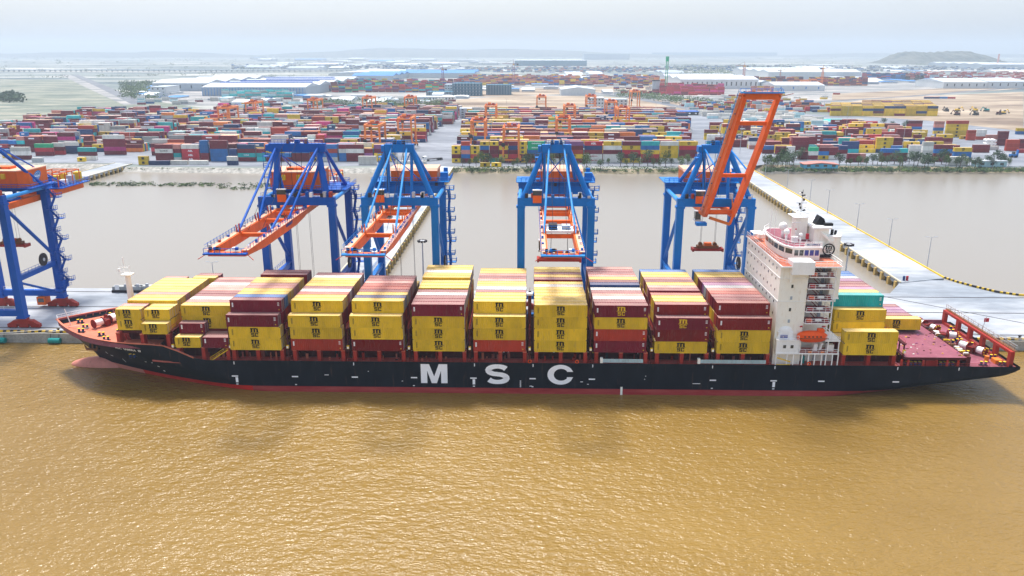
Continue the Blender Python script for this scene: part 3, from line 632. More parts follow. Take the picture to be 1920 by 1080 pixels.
# ------------------------------------------------------------------ superstructure
def SP(b, name, **k): return b.build(name, ship, PW, **k)
b = MB(); b.box(57.2, 63.6, 176.2, 205.6, 7.4, 31.3, 'cream'); b.box(63.6, 69.0, 180.2, 201, 7.4, 31.3, 'cream'); b.box(57.1, 63.7, 176.1, 205.7, 22.9, 23.0, 'white')
b.box(57.1, 63.7, 176.1, 205.7, 28.4, 28.5, 'white'); b.box(69.0, 71.5, 182, 199, 7.4, 24, 'cream'); tw = SP(b, 'accommodation_tower')
for i, z in enumerate((13.3, 16.2, 19, 21.9, 24.7, 27.4, 29.9)):      # windows of the forward face
    for j in range(9):
        y = 179+j*3.05
        if z < 14 and j % 2: continue
        w = MB(); w.box(57.12, 57.22, y, y+.38, z, z+.5, 'glass')
        SP(w, 'window')
for z, mm in ((29.3, 'glass'), (26.6, 'glass'), (23.8, 'wall'), (21.0, 'glass'), (18.2, 'wall'), (15.4, 'glass')):
    w = MB(); w.box(59.9, 60.4, 176.1, 176.22, z-.45, z+.35, mm); w.box(59.8, 60.5, 176.13, 176.2, z-.55, z+.45, 'cream'); SP(w, 'window')
# stair galleries on the near side
for i, z in enumerate((17.9, 20.7, 23.45, 26.2, 29.0)):
    b = MB(); b.box(63.6, 69.6, 175.3, 180.2, z-.2, z, 'white'); b.box(63.6, 69.4, 175.6, 180.1, z+.02, z+.05, 'deckmar')
    b.rail([(63.7, 175.4, z), (69.5, 175.4, z), (69.5, 180, z)], 1.0, 'white', .06, 1.4); SP(b, 'gallery_deck')
    b = MB(); b.beam((64.6, 178.6, z+2.6), (67.3, 178.6, z), .9, .18, 'D'); b.rail([(67.3, 178.1, z), (64.6, 178.1, z+2.6)], .8, 'D', .05, 2, False); SP(b, 'stairs')
    b = MB(); b.box(64.3, 65.5, 176, 177, z+.05, z+.8, 'A' if i % 2 else 'lifeor'); b.tube((66.2, 176.3, z+.5), (67.6, 176.3, z+.5), .35, 'white', 8); b.box(68.2, 69.1, 176, 176.8, z+.05, z+.9, 'red'); SP(b, 'deck_locker')
    b = MB(); b.box(68, 68.7, 180.1, 180.2, z+.1, z+1.9, 'wall'); b.box(66, 66.5, 180.12, 180.2, z+1.1, z+1.6, 'glass'); SP(b, 'door')
b = MB()
for x in (69.45,):
    b.box(x-.1, x+.1, 175.3, 175.5, 15, 31.3, 'white'); b.box(x-.1, x+.1, 179.8, 180, 15, 31.3, 'white')
SP(b, 'gallery_posts')
b = MB(); b.box(69.0, 71.2, 177.2, 182, 23.6, 31.3, 'cream'); b.box(69.0, 71.3, 177.0, 182, 23.3, 23.6, 'white'); SP(b, 'aft_casing')
# bridge deck
b = MB(); b.box(56.9, 70.6, 174.6, 206.2, 31.32, 31.6, 'white'); b.box(57.1, 70.4, 174.8, 206, 31.61, 31.66, 'deckpink'); SP(b, 'bridge_deck')
b = MB(); b.rail([(69.8, 175, 31.66), (64.2, 174.9, 31.66)], 1.1, 'white', .06, 1.2); b.rail([(57.1, 206, 31.66), (57.1, 178, 31.66), (59.5, 174.9, 31.66)], 1.1, 'white', .06, 1.5); b.rail([(70.4, 175, 31.66), (70.4, 206, 31.66)], 1.1, 'white', .06, 1.6); SP(b, 'bridge_rail')
b = MB(); b.prism([(59.2, 174.4), (64.2, 174.4), (64.2, 178.4), (59.2, 178.4)], 'z', 29.7, 32.7, 'white'); b.box(59.5, 64.0, 174.7, 178.2, 32.71, 32.74, 'white')
b.prism([(59.3, 29.7), (60.6, 29.7), (59.3, 27.6)], 'y', 175.2, 178.2, 'cream'); SP(b, 'bridge_wing')
b = MB(); b.prism([(59.2, 202.8), (64.2, 202.8), (64.2, 206.8), (59.2, 206.8)], 'z', 29.7, 32.7, 'white'); SP(b, 'bridge_wing')
# wheelhouse with a bowed front
fr = [(61.0, 180.6), (59.7, 182.6), (59.1, 185.6), (58.9, 188.5), (58.9, 190.6), (58.9, 193.2), (59.1, 195.9), (59.7, 198.6), (61, 200.6)]
poly = [(67.2, 180.6), (67.2, 200.6)]+fr[::-1]
b = MB(); b.prism(poly, 'z', 31.66, 34.5, 'cream')
ov = [(x+(-.5 if x < 64 else .4), y+(-.5 if y < 190 else .5)) for x, y in poly]; b.prism(ov, 'z', 34.5, 34.8, 'white'); b.prism([(x, y) for x, y in poly], 'z', 34.81, 34.84, 'deckmar'); SP(b, 'wheelhouse')
for a, c in zip(fr[:-1], fr[1:]):
    a = Vector(a); c = Vector(c); d = (c-a); n = Vector((-abs(d.y), d.x)).normalized()*.06
    if n.x > 0: n = -n
    p = a+d*.1+n; q_ = a+d*.9+n; w = MB(); w.face([(p.x, p.y, 33), (q_.x, q_.y, 33), (q_.x, q_.y, 34.1), (p.x, p.y, 34.1)], 'glass'); SP(w, 'window')
for i in range(5):
    x = 61.3+i*1.18; w = MB(); w.box(x, x+.9, 180.52, 180.6, 32.7, 34, 'bglass' if i > 1 else 'glass'); w.box(x-.06, x+.96, 180.55, 180.6, 32.62, 34.08, 'white'); SP(w, 'window')
b = MB(); b.rail([(67.5, 180.4, 34.84), (61, 180.4, 34.84), (59.2, 183.2, 34.84), (58, 187, 34.84), (57.9, 194, 34.84), (59.2, 198.2, 34.84), (61, 200.9, 34.84)], 1.1, 'white', .06, 1.3); SP(b, 'monkey_island_rail')
b = MB(); b.box(63.4, 67.4, 180.25, 180.3, 34.95, 35.75, 'white'); nb = SP(b, 'name_board')
put(text('MSC SAMIRA III', .52, .012, .85, 'bglass', .01), 'lettering', (65.4, 180.2-SY, 35.35), ship)
# radar mast, domes, funnel casing
b = MB(); b.prism([(63.5, 188), (66.3, 188), (66.3, 191), (63.5, 191)], 'z', 34.84, 40.2, 'cream'); b.box(62.6, 66.8, 187, 192, 40.2, 40.4, 'white'); b.tube((64.9, 189.5, 40.4), (64.9, 189.5, 44.8), .28, 'white', 8, .12)
b.tube((63, 189.5, 42.2), (66.8, 189.5, 42.2), .09, 'white', 5); b.tube((63.6, 189.5, 43.4), (66.2, 189.5, 43.4), .07, 'dark', 5); b.box(63.4, 66.4, 188.2, 188.5, 41, 41.3, 'white'); b.box(62.4, 64.4, 187.3, 187.5, 39, 39.2, 'white')
b.rail([(62.6, 187, 40.4), (66.8, 187, 40.4), (66.8, 192, 40.4)], .9, 'white', .05, 1); SP(b, 'radar_mast')
random.seed(5); b = MB()
for i in range(16): z = random.uniform(40.6, 46); x = 64.9+random.uniform(-.8, .8); PM('mast_lamp', x-.15, x+.15, 189.2, 189.7, z, z+random.uniform(.2, .6), random.choice(['dark', 'white', 'steel', 'black']))
b.tube((64.9, 189.5, 44.8), (64.9, 189.5, 46.6), .06, 'dark', 5); SP(b, 'top_mast')
for x, y, r in ((61.2, 190, 1.0), (60.6, 185.2, .7), (63.2, 183, .45)):
    b = MB(); b.tube((x, y, 34.84), (x, y, 36.2+r), .25*r+.1, 'white', 8); b.ell((x, y, 36.6+r), (r, r, r*1.1), 'white', 14, 8); SP(b, 'antenna_dome', smooth=True)
b = MB(); b.box(61.8, 63.2, 184.4, 185.4, 34.84, 36.2, 'white'); b.box(64.3, 64.9, 182.3, 182.9, 36.2, 37.4, 'A'); b.tube((64.6, 182.6, 34.84), (64.6, 182.6, 36.2), .08, 'white'); b.tube((60, 196, 34.84), (60, 196, 40.5), .05, 'white', 4); b.tube((60, 192.5, 34.84), (60, 192.5, 41), .05, 'white', 4); b.tube((62.3, 184, 34.84), (62.3, 184, 38.2), .06, 'white', 4); b.ell((62.3, 184, 38.2), (.2, .2, .2), 'A', 6, 4); b.box(56.9, 59.5, 199.5, 203, 33.6, 33.7, 'white')
for x, y in ((57, 199.6), (59.4, 199.6), (57, 202.9), (59.4, 202.9)): b.box(x, x+.1, y, y+.1, 31.66, 33.6, 'white')
SP(b, 'monkey_island_gear')
b = MB(); b.box(66.8, 70.2, 184.5, 199, 34.0, 38.2, 'cream'); b.prism([(66.4, 38.2), (70.6, 38.2), (70.6, 38.6), (66.4, 38.6)], 'y', 184, 199.4, 'white'); b.box(67.2, 71.0, 183, 199, 24, 34, 'cream')
fu = SP(b, 'funnel_casing')
b = MB(); b.tube((71.6, 184.6, 24), (71.6, 184.6, 36.4), 1.5, 'cream', 20); b.tube((71.6, 184.6, 36.4), (71.6, 184.6, 36.7), 1.6, 'white', 20); fn = SP(b, 'funnel')
b = MB(); b.prism([(67.8, 38.6), (70.3, 38.6), (69.7, 40.1), (68.8, 40.7)], 'y', 187, 189.6, 'black'); b.tube((71, 184.8, 36.7), (71.1, 184.9, 38.0), .35, 'black', 8); b.tube((71.9, 185.2, 36.7), (72.1, 185.3, 37.7), .3, 'black', 8); b.box(69.5, 71.5, 185.8, 187.0, 38.6, 39.2, 'black'); SP(b, 'funnel_top')
b = MB(); n = 24
for i in range(n):
    a = 2*math.pi*i/n; c = 2*math.pi*(i+1)/n; R0, R1 = 1.15, 1.45
    cx, cz, yy = 70.0, 33.6, 182.92
    b.face([(cx+R0*math.cos(a), yy, cz+R0*math.sin(a)), (cx+R1*math.cos(a), yy, cz+R1*math.sin(a)), (cx+R1*math.cos(c), yy, cz+R1*math.sin(c)), (cx+R0*math.cos(c), yy, cz+R0*math.sin(c))][::-1], 'black')
SP(b, 'funnel_emblem'); put(mark_mesh('black'), 'lettering', (70.0, 182.9-SY, 33.6), ship).scale = (.8, 1, .8)
b = MB(); b.beam((66.6, 186, 38.9), (70.9, 183.4, 35.3), 1.0, .5, 'cream'); b.box(66.8, 70.9, 182.6, 183, 31.8, 32.4, 'dark'); SP(b, 'exhaust_beam')
# lower decks on the near side
b = MB(); b.box(57.4, 62.6, 174.75, 176.2, 10.8, 13.8, 'white'); b.box(57.4, 72.0, 174.65, 181, 10.5, 10.8, 'white'); b.box(57.4, 62.6, 174.65, 181, 13.8, 14.0, 'white'); b.box(68.5, 72.0, 174.65, 181, 13.7, 13.95, 'white')
b.box(62.6, 68.5, 178.5, 181, 13.7, 13.95, 'white'); b.box(62.7, 71.9, 174.9, 178.4, 10.81, 10.85, 'deckred'); b.box(57.4, 72, 178.5, 181, 7.4, 10.5, 'cream'); SP(b, 'boat_deck')
for x in (59.0, 60.7): w = MB(); w.box(x, x+.65, 174.68, 174.78, 12, 12.75, 'glass'); SP(w, 'window')
b = MB()
for x in (57.5, 60, 61.5, 63.5, 65, 66.4, 68, 69, 70.5, 71.8): b.box(x, x+.22, 174.7, 174.9, 7.5, 10.5, 'white')
b.rail([(57.5, 174.7, 14), (62.5, 174.7, 14)], 1.0, 'white', .06, 1.2); b.rail([(62.7, 174.7, 10.85), (71.9, 174.7, 10.85)], .9, 'white', .05, 1.4); b.rail([(68.6, 174.7, 13.95), (71.9, 174.7, 13.95)], .9, 'white', .06, 1)
for x in (62.7, 71.7, 69.2): b.box(x, x+.2, 174.8, 175, 10.8, 13.8, 'white')
b.beam((68.2, 175, 17.2), (71.8, 175, 14.4), .12, .12, 'white'); b.beam((68.2, 175, 16.6), (71.8, 175, 13.9), .12, .12, 'white'); b.beam((70, 175, 13.9), (70, 175, 15.8), .12, .12, 'white'); SP(b, 'boat_deck_posts')
b = MB(); b.ell((59.6, 176.6, 15.6), (1.8, 1.0, 1.5), 'white', 16, 8); b.box(57.9, 61.3, 175.7, 177.6, 14, 15.6, 'white'); b.box(58.4, 60.1, 175.6, 175.7, 14.2, 14.9, 'bglass'); SP(b, 'white_housing')
b = MB(); b.beam((57.8, 174.75, 9.6), (61, 174.75, 8.6), .2, .25, 'yel'); SP(b, 'yellow_bar'); b = MB(); b.beam((57.8, 174.75, 7.8), (61, 174.75, 7.9), .2, .2, 'yel'); SP(b, 'yellow_bar'); b = MB(); PM('deck_machine', 62, 63, 176.5, 177.5, 10.9, 12.4, 'teal'); PM('deck_machine', 66.5, 67.4, 176, 177, 10.9, 12.6, 'white'); PM('deck_machine', 69.6, 71.2, 176, 177.2, 10.9, 12.4, 'white'); b.tube((68, 176, 11.2), (68.4, 176, 13), .25, 'white', 8)
PM('life_raft_box', 64.9, 65.7, 174.72, 174.82, 10.9, 11.3, 'O'); PM('life_raft_box', 67.8, 68.6, 174.72, 174.82, 10.9, 11.3, 'O'); PM('deck_machine', 64.2, 64.9, 176.5, 177, 7.5, 9.3, 'teal'); SP(b, 'deck_machinery')
b = MB()
for x in (59, 62, 64.8, 67.4, 70): b.box(x, x+.7, 178.42, 178.5, 7.6, 9.5, 'wall'); 
SP(b, 'side_doors')
for x in (63.0, 68.3):
    b = MB(); b.tube((x, 177.4, 10.8), (x, 176.9, 16.6), .2, 'yel' if x < 64 else 'white', 8); b.tube((x, 176.9, 16.6), (x, 175.2, 17.2), .18, 'A', 8); b.tube((x+.1, 175.2, 17.2), (x+.1, 175.2, 15.8), .04, 'dark', 4); SP(b, 'davit')
# lifeboat: a thing hanging between the davits
lb = empty('lifeboat', (65.6, 175.4, 13.2), 'orange enclosed lifeboat hanging beside the white superstructure', 'lifeboat'); lb.scale = (1.13, 1.1, 1.15)
b = MB(); n = 14
secs = []
for i in range(n+1):
    t = i/n*2-1; w = max(.04, (1-abs(t)**2.6))**.6; secs.append((3.1*t, w))
i0 = len(b.v); prof = [(0, -.0), (.55, .25), (1.15, .9), (1.3, 1.25), (1.12, 1.3), (1.0, 1.9), (.6, 2.4), (0, 2.5)]
full = prof+[(-a, c) for a, c in prof[1:-1]][::-1]; k = b.mi('lifeor')
for x, w in secs: b.v += [(x, a*w, 1.2+(c-1.2)*(w*.75+.25)) for a, c in full]
m_ = len(full)
for i in range(n):
    for j in range(m_): b.f.append((i0+i*m_+j, i0+i*m_+(j+1) % m_, i0+(i+1)*m_+(j+1) % m_, i0+(i+1)*m_+j)); b.m.append(k)
b.build('hull', lb, smooth=False)
b = MB(); b.box(1.0, 2.3, -.6, .6, 2.2, 3.0, 'lifeor'); b.build('cockpit', lb, bevel=.15)
b = MB()
for x in (-1.9, -1.1, -.3, .5, 1.3): b.box(x, x+.3, -1.19, -1.05, 1.45, 1.7, 'glass')
b.build('windows', lb); b = MB(); b.box(-3.0, 3.0, -1.36, -1.25, 1.2, 1.32, 'rust'); b.build('fender_strip', lb)

# ------------------------------------------------------------------ shipping containers
_cm = {}
def cmesh(k, L, H=2.87, fine=True):
    key = (k, L, H)
    if key in _cm: return _cm[key]
    Wd = 1.19; b = MB(); h = L/2
    def panel(x0, x1, z0, z1, y, n, dep, sg):
        p = (x1-x0)/n; xs = []
        for i in range(n):
            a = x0+i*p; xs += [(a, 0), (a+p*.34, 0), (a+p*.5, 1), (a+p*.84, 1)]
        xs.append((x1, 0))
        for (xa, da), (xb, db) in zip(xs[:-1], xs[1:]):
            ya = y-sg*0+(-sg)*(-da*dep); yb = y+sg*db*dep; ya = y+sg*da*dep
            f = [(xa, ya, z0), (xb, yb, z0), (xb, yb, z1), (xa, ya, z1)]
            b.face(f if sg > 0 else f[::-1], k)
    n = 26 if L > 8 else 13
    panel(-h+.16, h-.16, .18, H-.12, -Wd-.0, n, .06, 1); panel(-h+.16, h-.16, .18, H-.12, Wd, n, .06, -1)
    for x in (-h, h-.16):
        for y in (-Wd-.03, Wd-.13): b.box(x, x+.16, y, y+.16, 0, H, k)
    for y in (-Wd-.03, Wd-.09):
        b.box(-h+.16, h-.16, y, y+.12, 0, .18, k, nobot=False); b.box(-h+.16, h-.16, y, y+.12, H-.12, H-.0, k)
    # roof with cross corrugations
    rn = 20 if L > 8 else 10; p = (L-.4)/rn
    for i in range(rn):
        a = -h+.2+i*p; z = H-.02
        b.face([(a, -Wd+.09, z-.05), (a+p*.3, -Wd+.09, z), (a+p*.3, Wd-.09, z), (a, Wd-.09, z-.05)], k+'r')
        b.face([(a+p*.3, -Wd+.09, z), (a+p*.7, -Wd+.09, z), (a+p*.7, Wd-.09, z), (a+p*.3, Wd-.09, z)], k+'r')
        b.face([(a+p*.7, -Wd+.09, z), (a+p, -Wd+.09, z-.05), (a+p, Wd-.09, z-.05), (a+p*.7, Wd-.09, z)], k+'r')
    b.box(-h, -h+.2, -Wd+.13, Wd-.13, H-.1, H-.005, k+'r'); b.box(h-.2, h, -Wd+.13, Wd-.13, H-.1, H-.005, k+'r')
    b.box(-h+.05, -h+.1, -Wd+.13, Wd-.13, .1, H-.1, k); b.box(-h+.02, h-.02, -Wd+.13, Wd-.13, .06, .12, 'dark')
    o = b.build('body', org=(0, 0, 0)); body = o.data; bpy.data.objects.remove(o)
    b = MB(); b.box(h-.09, h-.04, -Wd+.13, -.01, .15, H-.12, k); b.box(h-.09, h-.04, .01, Wd-.13, .15, H-.12, k)
    for y in (-.85, -.4, .4, .85): b.tube((h-.01, y, .15), (h-.01, y, H-.15), .03, 'steel', 4)
    o = b.build('door', org=(0, 0, 0)); door = o.data; bpy.data.objects.remove(o)
    b = MB()
    for x in (-h-.005, h-.175):
        for y in (-Wd-.04, Wd-.13):
            for z in (-.005, H-.12): b.box(x, x+.18, y, y+.17, z, z+.13, 'dark' if k in 'Y' else k)
    o = b.build('corner_castings', org=(0, 0, 0)); cc = o.data; bpy.data.objects.remove(o)
    _cm[key] = (body, door, cc); return _cm[key]
def marks(k, L, kind):
    """side lettering: code block at the ends (and the round-cornered mark for yellow boxes)"""
    key = ('mk', k, L, kind)
    if key in _cm: return _cm[key]
    h = L/2; b = MB(); c = {'Y': 'dark', 'W': 'dark', 'C': 'dark', 'P': 'dark'}.get(k, 'letter')
    random.seed(len(_cm))
    if kind == 'v':
        for r_ in range(2):
            z = .9
            while z < 2.2: b.box(-h+.75+r_*.2, -h+.85+r_*.2, -1.225, -1.2, z, z+.12, c); z += .2
    else:
        z = 1.2
        for _ in range(4): b.box(-h+.45, -h+.8, -1.225, -1.2, z, z+.2, c); z += .27
        for r_ in range(3): b.box(h-.95, h-.5, -1.225, -1.2, 2.2-r_*.3, 2.32-r_*.3, c)
        b.box(h-.75, h-.5, -1.225, -1.2, .5, .72, 'yel')
    o = b.build('markings', org=(0, 0, 0)); me = o.data; bpy.data.objects.remove(o); _cm[key] = me; return me
LOGO = {'s': ('m\nsc', 1.55, .035), 'y': ('m\nsc', 1.25, .035)}
NCONT = 0
def container(k, x, y, z, L, label, group, logo=None, H=2.87, parts=True, sc=1.0, rz=0, txt=None):
    global NCONT; NCONT += 1
    e = empty('shipping_container', (x, y, z), label, 'container', group, rz); e.scale = (sc, sc, sc)
    body, door, cc = cmesh(k, L, H)
    put(body, 'body', (0, 0, 0), e); put(door, 'door', (0, 0, 0), e)
    if parts:
        put(cc, 'corner_castings', (0, 0, 0), e)
        put(marks(k, L, 'v' if k == 'Y' else 'h'), 'lettering', (0, 0, 0), e)
    if logo:
        lx = {6.06: -.3}.get(L, .0)
        put(mark_mesh('black' if k == 'Y' else 'yel'), 'lettering', (lx, -1.24, 1.46), e)
    if txt: put(text(txt[0], txt[1], .02, 1.1, txt[2], .012, .8), 'lettering', (0, -1.235, 1.5), e)
    return e
FILL = MB()   # every further box of the big stacks
GS = "containers stacked on the ship's deck"
TH = 2.88
# bay: first column tiers, then for each further column (top colour, top height, lower visible)
BAY = [
 (3, -70.4, 10.55, 'YYM', [('M', 4), ('B', 4), ('Y', 4), ('Y', 4), ('P', 4), ('P', 4), ('Y', 4), ('Y', 4), ('P', 3), ('M', 4), ('M', 4)], '', {}),
 (4, -55.9, 10.55, 'RYY', [('Y', 4), ('Y', 4), ('R', 4), ('W', 4), ('M', 4), ('Y', 4), ('Y', 4), ('Y', 4), ('W', 4), ('M', 4)], 's', {}),
 (5, -41.6, 10.55, 'DYY', [('Y', 4), ('N', 4), ('Y', 4), ('M', 4), ('R', 4), ('R', 4), ('P', 4), ('M', 4), ('M', 4), ('Y', 3), ('Y', 3)], 's', {}),
 (6, -27.2, 10.6, 'YYYM', [('M', 4), ('M', 4), ('W', 4), ('M', 4), ('Y', 4.1), ('Y', 4.1), ('Y', 4.1), ('Y', 4.3), ('Y', 4.3), ('W', 4.3), ('Y', 4.3), ('Y', 4.3)], '', {}),
 (7, -13.0, 10.65, 'RYY', [('Y', 4), ('Y', 4), ('Y', 4), ('M', 4), ('C', 4), ('Y', 4), ('Y', 4), ('P', 4), ('M', 4), ('P', 4), ('Y', 4), ('Y', 4)], 's', {}),
 (8, 1.2, 10.65, 'YYYY', [('Y', 4), ('Y', 4), ('Y', 4), ('Y', 4), ('Y', 4), ('W', 4), ('Y', 4), ('M', 4.15), ('Y', 4.15), ('M', 4.15), ('Y', 4.15), ('Y', 4.15)], '', {}),
 (9, 15.1, 10.65, 'MRYM', [('M', 4), ('W', 4), ('P', 4), ('M', 4), ('W', 4), ('N', 4.2), ('M', 4.2), ('Y', 4.2), ('P', 4.2), ('M', 4.2), ('M', 4.2), ('P', 4.2)], '', {}),
 (10, 29.4, 10.6, 'YDM', [('D', 3.85), ('Y', 3.85), ('Y', 3.85), ('R', 3.85), ('M', 4), ('P', 4), ('Y', 4), ('M', 4), ('P', 4), ('Y', 4), ('Y', 4), ('B', 4)], '', {}),
 (11, 43.6, 10.65, 'YYD', [('D', 4), ('M', 4), ('M', 4), ('R', 4), ('P', 4), ('S', 4), ('L', 4), ('M', 4), ('M', 4), ('Y', 4), ('Y', 4), ('B', 4)], '', {}),
 (12, 72.8, 10.5, 'YY', [('', 1), ('', 1), ('Y', 3), ('T', 4), ('Y', 4), ('L', 4), ('M', 4), ('M', 4), ('L', 4), ('S', 4), ('B', 4), ('B', 4)], '', {}),
 (13, 86.4, 10.0, '', [('', 0)]*6+[('Y', 1.25), ('M', 1), ('M', 1), ('L', 1), ('L', 1), ('M', 1)], '', {}),
]
random.seed(11)
def cy(c): return 175.72+c*2.48
for bn, x0, zb, c0, cols, flag, _ in BAY:
    X = x0+6.1
    for t, k in enumerate(c0):
        lg = k == 'Y' or (k == 'M' and ((bn == 9 and t == 3) or (bn == 10 and t == 2)))
        dx = {(3, 2): -.35, (3, 1): 0, (10, 0): -.2, (4, 2): -.3, (5, 2): -.2}.get((bn, t), 0)
        container(k, X+dx, cy(0), zb+t*TH, 12.19, f'{CN[k]} container, {nth(t+1)} tier of the waterside column, {nth(bn)} bay from the bow', GS, lg)
    for c, (k, ht) in enumerate(cols):
        if not k:
            for t in range(int(ht)): FILL.box(x0, x0+12.19, cy(c+1)-1.2, cy(c+1)+1.2, zb+t*TH, zb+t*TH+2.8, random.choice('YMD'), 'Yr')
            continue
        n = int(math.ceil(ht-.5)); zt = zb+(ht-1)*TH; jit = random.uniform(-.07, .07) if bn < 12 else 0
        lg = (k == 'Y' and (c < 2 or bn > 11)) or False
        container(k, X+jit, cy(c+1), zt, 12.19, f'{CN[k]} container on top, {nth(c+2)} row from the waterside, {nth(bn)} bay from the bow', GS, lg, parts=c < 3 or bn > 11)
        for t in range(n-1): kk = random.choice('YMMDYR'); FILL.box(x0, x0+12.19, cy(c+1)-1.2, cy(c+1)+1.2, zb+t*TH, min(zb+t*TH+2.8, zt-.03), kk if not (bn == 12 and c == 3) else 'Y', kk+'r')
# near-column fills of second tier at the stern bay are seen: one real box
container('Y', 72.8+6.1, cy(3), 10.5+TH, 12.19, 'yellow container under the third tier of the stern bay, fourth row from the waterside', GS, False, H=2.6)
# bow bays with short boxes
def short(k, x, c, z, lab, logo=None, L=6.06): return container(k, x, cy(c), z, L, lab, GS, k == 'Y' if logo is None else logo, H=2.58)
short('Y', -94.9, 1, 14.4, 'short yellow container, lower of the foremost pair behind the breakwater')
short('Y', -95.0, 1, 17.0, 'short yellow container, upper of the foremost pair behind the breakwater')
short('Y', -87.9, 0, 14.3, 'single short yellow container low on the waterside of the first bay')
short('Y', -88.1, 1, 17.0, 'short yellow container in the first bay, above and behind the single low one')
FILL.box(-91.1, -85.05, cy(1)-1.2, cy(1)+1.2, 14.4, 16.9, 'Y'); 
for xx, kk in ((-95, 'P'), (-88, 'Y')): short(kk, xx, 2, 17.0, f'short {CN[kk]} container on the second row of the first bay', False); FILL.box(xx-3, xx+3, cy(2)-1.2, cy(2)+1.2, 14.4, 16.9, 'Y')
for c, k in enumerate('YYPYYYYY'):
    container(k, -91.3, cy(3+c), 17.4, 12.19, f'{CN[k]} container on top, {nth(4+c)} row from the waterside, bay behind the foredeck', GS, False, parts=c < 1)
    FILL.box(-97.3, -85.3, cy(3+c)-1.2, cy(3+c)+1.2, 14.4, 17.3, 'Y')
short('P', -94.6, 11, 17.5, 'short salmon container at the far forward corner of the first bay', False)
container('Y', -86.5, cy(11), 17.5, 6.06, 'short yellow container at the far side of the first bay beside a salmon one', GS, False)
container('M', -86.2, cy(12)-.2, 17.5, 6.06, 'short maroon container, farthest of the first bay from the camera side', GS, False)
short('Y', -80.4, 0, 11.0, 'short yellow container at the foot of the second bay, waterside')
short('M', -80.1, 1, 13.6, 'short maroon container above the short yellow one in the second bay', False)
short('M', -73.8, 0, 11.0, 'short maroon container at the foot of the second bay next to the short yellow one', False)
FILL.box(-83.4, -71.2, cy(1)-1.2, cy(1)+1.2, 11.0, 13.5, 'D', 'Dr'); FILL.box(-83.3, -71.2, cy(2)-1.2, cy(2)+1.2, 11.0, 14.05, 'D')
container('Y', -77.3, cy(2), 14.1, 12.19, 'yellow container partly hidden by a short maroon one, second bay', GS, True)
container('Y', -77.3, cy(2), 17.0, 12.19, 'yellow container topping the third row of the second bay', GS, True)
for c, k in enumerate('PWMMPPWMP'):
    container(k, -77.2, cy(3+c), 17.0, 12.19, f'{CN[k]} container on top, {nth(4+c)} row from the waterside, second bay from the bow', GS, False, parts=False)
    for t in range(2): FILL.box(-83.3, -71.2, cy(3+c)-1.2, cy(3+c)+1.2, 11.1+t*2.9, 13.9+t*2.9, random.choice('MDY'))
